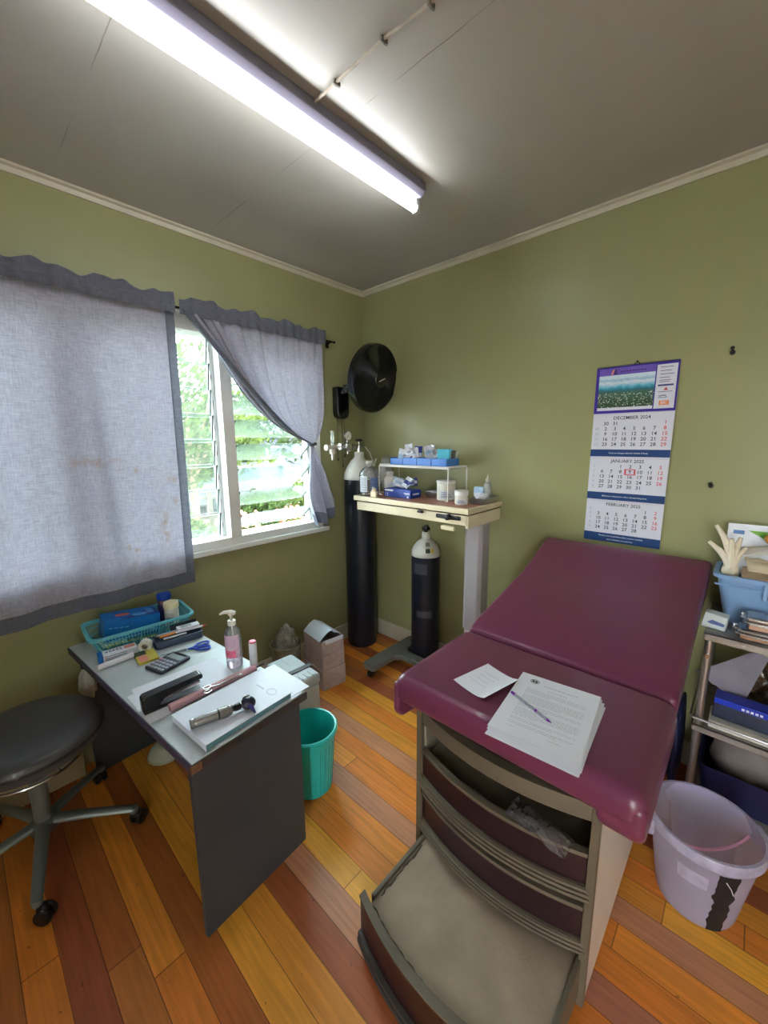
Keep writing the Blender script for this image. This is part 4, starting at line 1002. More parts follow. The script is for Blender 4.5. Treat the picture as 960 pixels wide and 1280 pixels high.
# ------------------------------------------------------------------ calendar
t=thing('wall_calendar','three-month wall calendar with purple picture header above the couch head','calendar',(1.7235,-.0012,1.39))
cx=1.7235;cz=1.39
WM=lambda x,z,y=-.0012:Matrix(((1,0,0,x-cx),(0,0,-1,y),(0,1,0,z-cz),(0,0,0,1)))
M_purple=mat('purple_card',(62,40,150),rough=.35,var=.04); M_cal=mat('calendar_paper',(214,214,226),rough=.55,var=.02); M_calb=mat('calendar_navy',(24,62,116),rough=.45,var=.04)
M_calr=mat('calendar_red',(214,66,82),rough=.5,var=.02); M_calk=mat('calendar_black',(44,46,58),rough=.5,var=.02); M_calg=mat('calendar_grey',(176,178,192),rough=.5,var=.02); M_calw=mat('calendar_white_print',(224,228,236),rough=.5,var=.02)
x0,x1=1.5645,1.8835
b=MB(); b.box(x0-cx,x1-cx,-.003,-.0005,1.000-cz,1.806-cz); b.build('backing_card',M_cal,t)
b=MB(); b.box(x0-cx,x1-cx,-.006,-.003,1.597-cz,1.804-cz); hd=b.build('header',M_purple,t)
def pic_mat():
    m=bpy.data.materials.new('town_photo');m.use_nodes=True;nt=m.node_tree;N=nt.nodes;L=nt.links;p=N['Principled BSDF']
    tc=N.new('ShaderNodeTexCoord');sp=N.new('ShaderNodeSeparateXYZ');L.new(tc.outputs['Generated'],sp.inputs[0])
    nz=N.new('ShaderNodeTexNoise');nz.inputs['Scale'].default_value=9;nz.inputs['Detail'].default_value=6;L.new(tc.outputs['Generated'],nz.inputs['Vector'])
    ad=N.new('ShaderNodeMath');ad.operation='MULTIPLY_ADD';ad.inputs[1].default_value=.16;L.new(nz.outputs['Fac'],ad.inputs[0]);L.new(sp.outputs['Z'],ad.inputs[2])
    r=N.new('ShaderNodeValToRGB');e=r.color_ramp.elements;e[0].position=.0;e[0].color=lin((40,66,44));e[1].position=1;e[1].color=lin((206,224,236))
    for pos,c in ((.30,(54,84,52)),(.56,(70,104,84)),(.66,(40,110,132)),(.72,(60,160,190)),(.76,(120,190,214)),(.86,(216,228,236)),(.93,(150,190,214))):
        k=e.new(pos);k.color=lin(c)
    L.new(ad.outputs[0],r.inputs[0])
    vo=N.new('ShaderNodeTexVoronoi');vo.inputs['Scale'].default_value=26;mp=N.new('ShaderNodeMapping');mp.inputs['Scale'].default_value=(1,1,1.3);L.new(tc.outputs['Generated'],mp.inputs[0]);L.new(mp.outputs[0],vo.inputs['Vector'])
    lt=N.new('ShaderNodeMath');lt.operation='LESS_THAN';lt.inputs[1].default_value=.34;L.new(vo.outputs['Distance'],lt.inputs[0])
    gz=N.new('ShaderNodeMath');gz.operation='LESS_THAN';gz.inputs[1].default_value=.5;L.new(sp.outputs['Z'],gz.inputs[0])
    g2=N.new('ShaderNodeMath');g2.operation='GREATER_THAN';g2.inputs[1].default_value=.46;L.new(nz.outputs['Fac'],g2.inputs[0])
    a=N.new('ShaderNodeMath');a.operation='MULTIPLY';L.new(lt.outputs[0],a.inputs[0]);L.new(gz.outputs[0],a.inputs[1]);a2=N.new('ShaderNodeMath');a2.operation='MULTIPLY';L.new(a.outputs[0],a2.inputs[0]);L.new(g2.outputs[0],a2.inputs[1])
    mx=N.new('ShaderNodeMix');mx.data_type='RGBA';L.new(a2.outputs[0],mx.inputs['Factor']);L.new(r.outputs[0],mx.inputs['A']);mx.inputs['B'].default_value=lin((206,212,210));L.new(mx.outputs['Result'],p.inputs['Base Color']);p.inputs['Roughness'].default_value=.35
    return m
def rect(m,xa,xb,za,zb_,y0=-.0072,y1=-.006): m.box(xa-cx,xb-cx,y0,y1,za-cz,zb_-cz)
b=MB(); rect(b,1.578,1.799,1.610,1.766); b.build('town_picture',pic_mat(),hd)
b=MB(); rect(b,1.578,1.799,1.6095,1.6225,-.0078,-.0072); rect(b,1.8035,1.8765,1.6085,1.7915); b.build('white_panel',M_cal,hd)
b=MB(); rect(b,1.578,1.799,1.766,1.797); b.build('title_band',mat('lilac_band',(108,84,178),rough=.35,var=.1),hd)
b=MB(); b.prism([(1.626,1.769),(1.633,1.769),(1.640,1.790),(1.633,1.790)],-.0,.0008,Matrix(((1,0,0,-cx),(0,0,-1,-.0074),(0,1,0,-cz),(0,0,0,1)))); b.build('orange_flash',mat('orange_print',(236,140,90),rough=.4),hd)
b=MB(); b.prism([(1.638,1.769),(1.652,1.769),(1.652,1.773),(1.644,1.774),(1.645,1.778),(1.653,1.780),(1.645,1.783),(1.646,1.786),(1.656,1.790),(1.641,1.790)],0,.0008,Matrix(((1,0,0,-cx),(0,0,-1,-.0074),(0,1,0,-cz),(0,0,0,1))))
for k in range(9): rect(b,1.664+k*.0115,1.672+k*.0115,1.7775,1.7815,-.0078,-.0072)
b.build('header_logo',mat('deep_violet_print',(46,26,92),rough=.4),hd)
# sponsor marks down the white panel
b=MB()
for z,w in ((1.780,.046),(1.765,.040),(1.751,.050),(1.737,.036),(1.726,.040),(1.719,.036)): rect(b,1.816,1.816+w,z-.0011,z+.0011,-.0078,-.0072)
rect(b,1.812,1.868,1.7015,1.7085,-.0078,-.0072)
for z,w in ((1.678,.050),(1.662,.03),(1.654,.032)): rect(b,1.816,1.816+w,z-.001,z+.001,-.0078,-.0072)
b.tube([V((1.822+i*.0028-cx,-.0076,1.656+.008*math.sin(PI*i/9)-cz)) for i in range(10)],.0009,4)
b.build('sponsor_mark',mat('navy_mark',(60,62,122),rough=.5),hd)
b=MB(); b.prism([(1.834,1.684),(1.850,1.684),(1.842,1.697)],0,.0008,Matrix(((1,0,0,-cx),(0,0,-1,-.0074),(0,1,0,-cz),(0,0,0,1)))); b.build('red_mark',M_calr,hd)
b=MB(); rect(b,1.822,1.858,1.622,1.641,-.0078,-.0072); b.mi=1; b.text('BIC',.016,WM(1.840,1.6315,-.0080)); b.build('orange_mark',[mat('orange_print',(236,140,90)),M_calw],hd)
def pad(zt,zb_,zf,title,ztitle,xtitle,rows,weeks,foot,zrow,dz,ft=.0092):
    b=MB(); b.box(x0+.001-cx,x1-.001-cx,-.0058,-.003,zb_-cz,zt-cz); p=b.build('month_pad',M_cal,t)
    b=MB(); b.box(x0-cx,x1-cx,-.0062,-.003,zf-cz,zb_-cz); f=b.build('footer_band',M_calb,p)
    b=MB()
    for i,l in enumerate(foot): b.text(l,ft,WM(1.7235,lerp(zb_,zf,(i+.75)/(len(foot)+.5)),-.0066))
    b.build('footer_words',M_calw,p)
    b=MB(); b.text(title,.0205,WM(xtitle,ztitle,-.0062)); b.build('month_title',M_calk,p)
    bk,br,bg_=MB(),MB(),MB()
    for r_,row in enumerate(rows):
        z=zrow-r_*dz
        if weeks[r_]: bg_.text(str(weeks[r_]),.0185,WM(1.586,z,-.0062))
        for c_,d in enumerate(row):
            if d: (br if c_==6 else bk).text(str(d),.0222,WM(1.622+c_*.0388,z,-.0062))
    bk.build('day_numbers',M_calk,p); br.build('sunday_numbers',M_calr,p); bg_.build('week_numbers',M_calg,p)
    b=MB(); b.tube([(x0+.004-cx,-.0062,zt-.003-cz),(x1-.004-cx,-.0062,zt-.003-cz)],.0006,4)
    for k in range(46):
        xx=lerp(x0+.006,x1-.006,k/45)-cx; b.tube([(xx,-.003,zt+.0015-cz),(xx,-.0072,zt+.0005-cz),(xx,-.0068,zt-.004-cz),(xx,-.0058,zt-.0045-cz)],.0007,4)
    b.build('wire_binding',mat('white_binding',(196,198,206),rough=.4),p)
    return p
O=0
pad(1.596,1.431,1.398,'DECEMBER 2024',1.574,1.7245,[[30,31,O,O,O,O,1],[2,3,4,5,6,7,8],[9,10,11,12,13,14,15],[16,17,18,19,20,21,22],[23,24,25,26,27,28,29]],['',49,50,51,52],['Focus on being productive instead of busy.'],1.5495,.0238)
pad(1.392,1.228,1.193,'JANUARY 2025',1.377,1.7235,[[O,O,1,2,3,4,5],[6,7,8,9,10,11,12],[13,14,15,16,17,18,19],[20,21,22,23,24,25,26],[27,28,29,30,31,O,O]],[1,2,3,4,5],['Efficiency is doing better what is already being done.'],1.352,.0238,.0088)
pad(1.188,1.030,.988,'FEBRUARY 2025',1.171,1.7235,[[O,O,O,O,O,1,2],[3,4,5,6,7,8,9],[10,11,12,13,14,15,16],[17,18,19,20,21,22,23],[24,25,26,27,28,O,O]],[5,6,7,8,9],["The key is not to prioritize what's on your schedule,",'but to schedule your priorities.'],1.147,.0225,.0088)
b=MB(); M_=MB()
zc,xc=1.328,1.7385
for a in ((xc-.022,xc+.022,zc+.010,zc+.0135),(xc-.022,xc+.022,zc-.0135,zc-.010),(xc-.022,xc-.016,zc-.010,zc+.010),(xc+.016,xc+.022,zc-.010,zc+.010)): rect(b,*a,-.0078,-.0064)
b.build('date_marker',M_calr,t)
b=MB(); 
for k in range(52):
    xx=lerp(x0+.004,x1-.004,k/51)-cx; b.box(xx-.0012,xx+.0012,-.007,-.001,1.799-cz,1.8075-cz)
b.build('top_binding',M_black,t)
b=MB(); b.tube([V((1.7265+.010*math.cos(a)-cx,-.006,1.803+.012*math.sin(a)-cz)) for a in [PI*i/10 for i in range(11)]],.0012,6); b.cyl((1.7265-cx,-.0005,1.816-cz),(1.7265-cx,-.012,1.816-cz),.004,seg=10); b.build('hanger',M_black,t)
# ------------------------------------------------------------------ desk
DZ=.625
M_dtop=mat('pale_grey_laminate',(186,194,196),rough=.42,var=.05,vscale=5)
M_dedge=mat('dark_violet_edge',(66,60,82),rough=.4,var=.08)
M_dark_lam=mat('charcoal_laminate',(58,60,64),rough=.5,var=.10,vscale=4)
M_chip=mat('bare_chipboard',(120,84,60),rough=.8,var=.2,vscale=40)
DA=math.radians(5.0)
desk=thing('desk','small desk with pale grey top and charcoal end panels by the window wall','desk',(1.136,-1.797,0),DA)
DL,DW=1.048,.410      # local: x from -DL..0, y from 0..DW
b=MB(); b.box(-DL+.004,-.004,.004,DW-.004,DZ-.026,DZ,bev=.0015,seg=1); b.build('desktop',M_dtop,desk)
b=MB(); b.box(-DL,0,-.001,.006,DZ-.030,DZ-.002,bev=.003); b.build('front_edge',M_dedge,desk)
b=MB(); b.box(-.006,.001,.0,DW,DZ-.030,DZ-.003,bev=.003); b.build('end_edge',mat('worn_dark_edge',(58,48,46),rough=.5,var=.25,vscale=30),desk)
b=MB(); b.box(-.010,.003,-.003,.030,DZ-.030,DZ-.004,bev=.004); b.build('chipped_corner',M_chip,desk)
b=MB(); b.box(-.052,-.032,.012,DW-.01,.001,DZ-.026,bev=.002); b.build('end_panel',M_dark_lam,desk)
b=MB(); b.box(-DL+.014,-DL+.034,.03,DW-.01,.001,DZ-.026,bev=.002); b.build('end_panel',M_dark_lam,desk)
b=MB(); b.box(-DL+.034,-.052,DW-.05,DW-.034,.22,DZ-.026,bev=.002); b.build('modesty_panel',M_dark_lam,desk)
Z0=DZ+.0006
# ---- basket
M_bask=mat('turquoise_basket_plastic',(96,178,190),rough=.4,var=.05)
BA=math.radians(7)
t=thing('basket','turquoise perforated plastic basket at the wall end of the desk','basket',(.205,-1.640,Z0),-math.radians(4))
def rr(hx,hy,r,n=5):
    out=[]
    for cx_,cy_,a0 in ((hx-r,hy-r,0),(-hx+r,hy-r,PI/2),(-hx+r,-hy+r,PI),(hx-r,-hy+r,1.5*PI)):
        for i in range(n+1):
            a=a0+PI/2*i/n; out.append((cx_+r*math.cos(a),cy_+r*math.sin(a)))
    return out
bx,by,tx,ty,bh=.085,.165,.112,.195,.082
def ring(f): return rr(lerp(bx,tx,f),lerp(by,ty,f),.03)
b=MB(); b.prism(ring(0),0,.003); b.build('basket_floor',M_bask,t)
b=MB(); ro=rr(tx+.008,ty+.008,.034); ri=rr(tx-.003,ty-.003,.028); n=len(ro)
vs=[(x,y,bh) for x,y in ro]+[(x,y,bh) for x,y in ri]+[(x,y,bh-.010) for x,y in ro]+[(x,y,bh-.010) for x,y in ri]
fs=[]
for i in range(n):
    j=(i+1)%n; fs+= [(i,j,n+j,n+i),(2*n+i,i,j,2*n+j)[::-1],(n+i,n+j,3*n+j,3*n+i),(2*n+i,2*n+j,3*n+j,3*n+i)[::-1]]
b.faces(vs,fs); b.build('rim',M_bask,t)
b=MB()
def pt(f,s):
    a=ring(f); k=s*len(a); i=int(k)%len(a); q=k-int(k); p0=a[i];p1=a[(i+1)%len(a)]
    return V((lerp(p0[0],p1[0],q),lerp(p0[1],p1[1],q),.002+f*(bh-.006)))
# arc-length samples for evenly spaced ribs
base=ring(.5); segs=[math.dist(base[i],base[(i+1)%len(base)]) for i in range(len(base))]; tot=sum(segs)
def s_at(d):
    d%=tot
    for i,L_ in enumerate(segs):
        if d<=L_: return (i+d/L_)/len(base)
        d-=L_
    return 0
for k in range(96):
    s=s_at(k/96*tot); b.tube([pt(0,s),pt(.5,s),pt(1,s)],.0021,4)
for f in (.0,.33,.66,.9): b.tube([pt(f,s_at(i/80*tot)) for i in range(80)],.0022 if f<.9 else .004,5,closed=True)
b.build('slotted_wall',M_bask,t)
# ---- things in the basket
M_gbox=mat('bright_blue_card',(22,108,186),rough=.35,var=.06); M_gb2=mat('deep_blue_print',(24,60,140),rough=.35); M_gb3=mat('orange_red_print',(214,100,78),rough=.35); M_gbl=mat('light_blue_print',(104,176,226),rough=.35)
t=thing('glove_box','bright blue glove box tilted inside the turquoise basket','box',(.185,-1.672,Z0+.062),math.radians(84))
t.rotation_euler=(0,math.radians(6),math.radians(86))
gx,gy,gz=.105,.058,.046
b=MB(); b.box(-gx,gx,-gy,gy,-gz,gz,bev=.0015,seg=1); b.build('carton',M_gbox,t)
b=MB(); b.prism([(-gx+.055,-gy-.0006),(gx-.004,-gy-.0006),(gx-.004,gy*.8),(gx-.03,gy*.4),(gx-.07,-gy*.1)],gz,gz+.0008); b.build('dark_swoosh',M_gb2,t)
b=MB(); b.lathe([(0,0),(.020,0),(.020,.0008),(0,.0008)],24,T3(-.030,.0,gz),sx=1.4,sy=.8); b.build('orange_patch',M_gb3,t)
b=MB(); b.lathe([(0,0),(.024,0),(.024,.0010),(0,.0010)],28,T3(.030,-.030,gz+.0008),sx=1.2,sy=.7); b.mi=1; b.text('61',.020,T3(.030,-.030,gz+.0022)); b.build('oval_logo',[M_gbl,M_gb2],t)
b=MB(); 
for k in range(4): b.box(-.09+k*.02,-.076+k*.02,-gy-.0012,-gy,.012-.002*k,.016-.002*k)
b.build('front_print',M_gbl,t); b=MB(); b.box(.03,.09,-gy-.0012,-gy,-.012,-.004); b.box(.045,.085,-gy-.0012,-gy,-.022,-.018); b.box(-.09,-.02,-gy-.0012,-gy,-.03,-.027); b.build('front_words',M_gbl,t); b=MB()
for k in range(3): b.box(.062,.088,-.03+.02*k,-.018+.02*k,gz+.0008,gz+.0014)
b.build('top_print',M_gbl,t)
def canister(name,label,loc,r,h,mb,mc,ml,ch=.028):
    t=thing(name,label,'jar',loc)
    b=MB(); b.lathe([(0,0),(r-.003,0),(r,.004),(r,h-.006),(r-.004,h)],32); b.build('body',mb,t)
    b=MB(); b.cyl((0,0,h),(0,0,h+ch),r+.002,seg=36,bev=.002)
    for k in range(36):
        a=2*PI*k/36; b.tube([((r+.002)*math.cos(a),(r+.002)*math.sin(a),h+.003),((r+.002)*math.cos(a),(r+.002)*math.sin(a),h+ch-.004)],.0008,4)
    b.build('lid',mc,t)
    m=on_cyl(r+.0005,r+.0005,.02,h-.02,AF-1.0,AF+.75); m.build('label',ml,t); return t
t=canister('canister','tall jar with royal blue lid standing in the turquoise basket','jar' and (.170,-1.520,Z0+.004),.028,.122,mat('brownish_clear',(120,92,96),rough=.3,var=.15),mat('royal_blue_lid',(22,70,170),rough=.35),mat('red_blue_label',(70,60,120),rough=.4,var=.5,vscale=26))
canister('canister','white jar with cream lid and barcode standing in the turquoise basket','jar' and (.236,-1.514,Z0+.004),.030,.098,M_dirtyw,mat('cream_lid',(226,214,176),rough=.4),mat('barcode_label',(190,188,182),rough=.5,var=.25,vscale=70),.026)
bb=bpy.data.objects['canister.001']
m=MB()
for k in range(11): m.grid(lambda u,v,k=k:V((.0312*math.cos(AF-.3+k*.075+u*.035),.0312*math.sin(AF-.3+k*.075+u*.035),.030+v*.028)),2,1)
m.build('barcode',M_dark,bb)
o=MB(); o.box(-.05,.05,-.045,.045,0,.012,bev=.002); o=o.build('note_pad',mat('pale_green_paper',(206,216,196),rough=.7,var=.05)); place(o,(.190,-1.750,Z0+.0045),.05); tag(o,'pale green pad lying beside the blue box in the turquoise basket','pad')
o=MB(); o.slab(lambda u,v:V(((u-.5)*.034,(v-.5)*.19,.004+.006*u+.004*math.sin(v*5))),6,12,.0012); o=o.build('yellow_folder',mat('lime_yellow_card',(206,214,70),rough=.5)); place(o,(.264,-1.690,Z0+.006),-.07); tag(o,'lime yellow card along the front wall inside the turquoise basket','folder')
# ---- in front of the basket
t=thing('medicine_box','white medicine box with blue end lying before the turquoise basket','box',(.348,-1.766,Z0),math.radians(84))
b=MB(); b.box(-.066,.066,-.022,.022,0,.034,bev=.001,seg=1); b.build('carton',M_pw,t)
b=MB(); b.box(-.0664,-.050,-.0224,.0224,-.0,.0344); b.build('blue_end',M_gbox,t)
b=MB(); 
for k in range(5): b.box(-.040+k*.012,-.032+k*.012,-.004,.008,.0342,.0346)
for k in range(3): b.box(-.044,.03,-.0226,-.022,.008+.008*k,.011+.008*k)
b.build('blue_print',mat('blue_grey_print',(110,126,150)),t)
b=MB(); b.box(.024,.060,-.012,.014,.0342,.0348); b.build('red_print',mat('salmon_print',(214,130,116),rough=.4),t)
t=thing('tape_roll','white surgical tape roll standing upright by the medicine box','tape',(.375,-1.672,Z0+.0245),0)
t.rotation_euler=(0,PI/2,math.radians(-28))
b=MB(); b.lathe([(.0125,-.014),(.0240,-.014),(.0240,.014),(.0125,.014),(.0125,-.014)],36); b.build('tape',mat('white_tape',(220,216,206),rough=.6,var=.05),t)
b=MB(); b.lathe([(.0105,-.015),(.0125,-.015),(.0125,.015),(.0105,.015),(.0105,-.015)],32); b.build('core',mat('tan_core',(180,166,140),rough=.7),t)
o=MB(); o.tube([(0,-.062,.0115),(0,.062,.0115)],.0112,20); o=o.build('paper_roll',M_paper); place(o,(.400,-1.786,Z0),math.radians(4)); tag(o,'plain white rolled paper tube before the medicine box','roll')
t=thing('booklet','small yellow booklet with green and red bands beside the calculator','booklet',(.437,-1.690,Z0),math.radians(-4))
b=MB(); b.box(-.050,.050,-.036,.036,0,.010,bev=.001,seg=1); b.build('cover',mat('olive_yellow_card',(196,180,70),rough=.5,var=.15),t)
b=MB(); b.box(-.0503,-.012,-.0363,.004,.0,.0104); b.build('dark_band',mat('dark_green_band',(60,84,58),rough=.5),t)
b=MB(); b.box(-.008,.046,-.030,.000,.0101,.0106); b.build('salmon_band',mat('salmon_print',(214,130,116)),t)
# ---- pencil tray and pens
M_slate=mat('slate_blue_plastic',(70,82,104),rough=.4,var=.08)
TA=math.radians(82)
t=thing('pencil_case','open slate blue pencil case of pens before the basket','pencil case',(.380,-1.545,Z0),TA)
po=rr(.095,.044,.018,4); pi_=rr(.090,.039,.015,4); n=len(po)
b=MB(); b.prism(po,0,.004)
vs=[(x*.94,y*.92,.002) for x,y in po]+[(x,y,.030) for x,y in po]+[(x,y,.030) for x,y in pi_]+[(x*.94,y*.92,.005) for x,y in pi_]
fs=[]
for i in range(n):
    j=(i+1)%n
    for q in range(3): fs.append((q*n+i,q*n+j,(q+1)*n+j,(q+1)*n+i))
b.faces(vs,fs); b.build('case_shell',M_slate,t)
b=MB(); b.box(-.02,.088,.040,.044,.028,.060,bev=.002); b.build('back_lid',mat('dark_case_lid',(46,50,60),rough=.4),t)
def stick(name,label,cat,p0,p1,r,m,tipm=None,group=None,flat=None):
    p0,p1=V(p0),V(p1); t=thing(name,label,cat,p0,0,group); d=p1-p0
    b=MB(); b.cyl((0,0,0),d*.86,r,seg=10); b.build('barrel',m,t)
    b=MB(); b.cyl(d*.86,d,r*.95,r*.3,seg=10); b.build('tip',tipm or M_black,t); return t
def Q(x,y,z):  # pencil-case local -> world
    c,s=math.cos(TA),math.sin(TA); return (.380+x*c-y*s,-1.545+x*s+y*c,Z0+z)
stick('marker_pen','orange marker lying on top of the slate pencil case','pen',Q(-.07,.004,.034),Q(.02,.004,.036),.0050,mat('orange_pen',(230,146,72),rough=.35),M_pw)
stick('ballpoint_pen','white pen with dark tip at the front of the slate pencil case','pen',Q(.03,-.022,.032),Q(-.075,-.018,.030),.0042,M_pw,M_black)
stick('ballpoint_pen','grey clear pen along the back of the slate pencil case','pen',Q(.01,.026,.034),Q(-.085,.022,.032),.0048,M_pg,M_pg)
stick('ballpoint_pen','pen with bright red cap sticking past the end of the slate pencil case','pen',Q(-.01,-.012,.042),Q(.118,-.010,.038),.0042,M_pw,mat('red_pen_cap',(226,60,66),rough=.35))
t=thing('eraser_pack','white barcoded strip pack in the far end of the slate pencil case','pack',Q(.045,.010,.040),TA)
b=MB(); b.box(-.045,.045,-.018,.018,0,.012,bev=.0015,seg=1); b.build('wrapper',M_pw,t)
b=MB()
for k in range(9): b.box(-.03+k*.005,-.0275+k*.005,-.012,.012,.0121,.0124)
b.build('barcode',M_dark,t)
# scissors
t=thing('scissors','scissors with royal blue handles lying before the pencil case','scissors',(.500,-1.565,Z0+.0052),math.radians(72))
M_blueh=mat('royal_blue_handle',(40,78,190),rough=.3)
def loop(cx_,cy_,rx_,ry_,rot): 
    c,s=math.cos(rot),math.sin(rot); return [V((cx_+c*rx_*math.cos(a)-s*ry_*math.sin(a),cy_+s*rx_*math.cos(a)+c*ry_*math.sin(a),0)) for a in [2*PI*i/22 for i in range(22)]]
for s in (1,-1):
    b=MB(); b.tube(loop(.068,s*.020,.028,.015,s*.28),.0042,8,closed=True); b.tube([(.043,s*.010,0),(.028,s*.003,0),(.012,-s*.001,0)],.0042,8); b.build('handle',M_blueh,t)
    b=MB(); b.prism([(.015,s*.004),(.0,s*.006),(-.085,-s*.002),(-.088,-s*.004),(-.06,-s*.0055),(.0,-s*.004)],-.0012+.0013*s,.0001+.0013*s); b.build('blade',mat('steel_blade',(190,192,196),rough=.2,metal=.95,var=.03),t)
b=MB(); b.cyl((0,0,-.003),(0,0,.0035),.0035,seg=14); b.build('pivot',mat('steel_blade',(190,192,196)),t)
# calculator
t=thing('calculator','black desk calculator with grey keys on the desk','calculator',(.553,-1.648,Z0),math.radians(107))
CW,CH=.050,.064
b=MB(); b.prism(rr(CH,CW,.008,4),0,.011,bev=.002,seg=2); b.build('case',mat('charcoal_plastic',(46,48,58),rough=.4,var=.06),t)
b=MB(); b.box(.020,.048,-CW+.010,CW-.012,.0108,.0122,bev=.001); b.build('display',mat('lcd_grey',(150,160,164),rough=.25,var=.03),t)
b=MB(); b.box(.052,.060,-.030,.030,.0108,.0118,bev=.0005); b.build('solar_cell',mat('solar_dark',(40,34,44),rough=.15),t)
for i in range(5):
    for j in range(4):
        b=MB(); x=-.054+j*.0185-.0; x=-.052+.0170*j; y=-.038+.019*i; b.box(x-.0062,x+.0062,y-.0072,y+.0072,.0108,.0150,bev=.0018); b.build('key',mat('grey_key',(168,172,184),rough=.4) if not (i==4 and j==3) else mat('pink_key',(206,150,160),rough=.4),t)
# ---- stapler
t=thing('stapler','long black stapler standing on loose papers on the desk','stapler',(.812,-1.722,Z0+.0026),math.radians(88))
b=MB(); b.box(-.092,.092,-.019,.019,0,.010,bev=.003); b.build('base',M_fan,t)
b=MB(); b.prism([(-.094,.008),(-.094,.052),(-.086,.060),(.084,.066),(.094,.062),(.094,.046),(.0,.038),(-.03,.030),(-.05,.010)],-.0185,.0185,Matrix(((1,0,0,0),(0,0,1,0),(0,1,0,0),(0,0,0,1))),bev=.005,seg=3); b.build('arm',M_fan,t)
b=MB(); b.prism([(-.03,.022),(.086,.030),(.086,.037),(-.03,.029)],-.009,.009,Matrix(((1,0,0,0),(0,0,1,0),(0,1,0,0),(0,0,0,1)))); b.build('magazine',M_brass,t)
# loose papers under the stapler
for i,(x,y,a,lb) in enumerate([(.770,-1.672,.03,'white printed sheet under the stapler on the desk'),(.742,-1.655,-.03,'second sheet peeking out from under the stapler sheet')]):
    m=MB(); m.slab(sheet(.205,.295,.0,i),2,2,.0005); t=thing('paper_sheet',lb,'paper',(x,y,Z0+.0016-.0008*i),a,None)
    m.build('sheet',M_paper,t)
    m=MB()
    for k in range(9): 
        for q in range(3): m.box(-.085+.06*q,-.04+.06*q,.12-.012*k,.1206-.012*k,.0003,.0004)
    m.build('print_lines',mat('pale_print_lines',(200,202,212),rough=.7),t)
# ---- pink roll with steel hook
t=thing('pink_roll','long pink rolled sheath lying beside the stapler','roll',(.862,-1.598,Z0+.0165),math.radians(91))
b=MB(); b.lathe([(.0085,-.155),(.0125,-.155),(.0135,-.1),(.013,.15),(.0085,.152),(.0085,-.155)],22,Matrix(((0,0,1,0),(0,1,0,0),(-1,0,0,0),(0,0,0,1)))); b.build('sheath',mat('dusty_pink_plastic',(196,150,156),rough=.45,var=.06),t)
b=MB(); b.cyl((.14,0,0),(.19,.002,-.002),.004,.002,seg=8); b.build('rod_end',M_rod,t)
b=MB(); b.tube([V((-.035+.013*math.cos(a),-.008+.009*math.sin(a),.016)) for a in [2*PI*i/18 for i in range(18)]],.0017,6,closed=True); b.tube([V((-.040+.012*math.cos(a),-.024+.008*math.sin(a),.010)) for a in [2*PI*i/18 for i in range(18)]],.0017,6,closed=True); b.tube([(-.03,-.012,.016),(.0,-.018,.012),(.07,-.012,.010),(.10,-.010,.006)],.0016,6)
b.build('steel_clip',M_brass,t)
# ---- sanitiser bottle
t=thing('sanitiser_bottle','clear pump bottle of pink sanitiser standing on the desk','bottle',(.756,-1.476,Z0))
b=MB(); b.lathe([(0,.001),(.026,0),(.030,.004),(.030,.128),(.027,.146),(.016,.158),(.014,.168)],36); b.build('bottle',M_clear,t)
b=MB(); b.lathe([(0,.003),(.0275,.003),(.028,.030),(.0,.030)],30); b.build('gel',film('pale_gel',(236,214,226),body=.3,gloss=.4),t)
m=on_cyl(.0306,.0306,.042,.135,AF-1.15,AF+1.15); m.build('label',film('pink_label',(232,190,210),body=.72,gloss=.3,rough=.2,translucent=.3),t)
m=MB(); m.grid(lambda u,v:V((.0310*math.cos(AF-.7+1.3*u),.0310*math.sin(AF-.7+1.3*u),.046+.028*v)),8,2); m.build('pink_patch',mat('pink_print',(232,110,140),rough=.5,var=.2,vscale=80),t)
b=MB(); b.cyl((0,0,.166),(0,0,.186),.015,seg=24,bev=.002); b.cyl((0,0,.186),(0,0,.212),.0055,seg=12); b.tube([(.012,.012,.214),(0,0,.218),(-.022,-.018,.216),(-.034,-.028,.208)],[.007,.009,.006,.004],10); b.cyl((0,0,.205),(0,0,.222),.011,seg=18,bev=.003); b.build('pump',M_dirtyw,t)
b=MB(); b.tube([(0,0,.17),(.004,0,.09),(.01,.0,.01)],.0025,8); b.build('dip_tube',M_dirtyw,t)
# ---- glue stick
t=thing('glue_stick','white glue stick with pink cap standing at the back desk edge','glue stick',(.818,-1.430,Z0))
b=MB(); b.cyl((0,0,0),(0,0,.098),.0145,seg=24,bev=.001); b.build('tube',M_pw,t)
b=MB(); b.cyl((0,0,.098),(0,0,.104),.013,seg=22,bev=.001); b.build('cap_disc',mat('raspberry_plastic',(206,56,100),rough=.4),t)
# ---- folders, book, otoscope
M_fold=mat('white_folder_card',(214,216,228),rough=.5,var=.03)
fa=math.radians(96)
for i,(x,y,a,lb) in enumerate([(1.002,-1.572,4.5,'lowest white folder sheet at the end of the desk'),(.985,-1.545,1.5,'white folder sheet reaching the back corner of the desk')]):
    m=MB(); m.slab(sheet(.218,.345-.03*(i==0),.0,i+3),3,3,.0012); t=m.build('folder_sheet',M_fold); place(t,(x,y,Z0+.0012+.0016*i),math.radians(a)); tag(t,lb,'folder')
t=thing('folder_stack','thick white folder with teal page edges under the otoscope','folder',(1.010,-1.606,Z0+.0042),math.radians(4.5))
b=MB(); b.box(-.100,.098,-.148,.148,.0,.019,bev=.001,seg=1); b.build('pages',mat('teal_page_edge',(88,128,142),rough=.6,var=.25,vscale=4,stretch=(1,1,240)),t)
b=MB(); b.box(-.105,.101,-.152,.152,.019,.0206); b.box(-.105,.101,-.152,-.1505,0,.019); b.build('cover',M_fold,t)
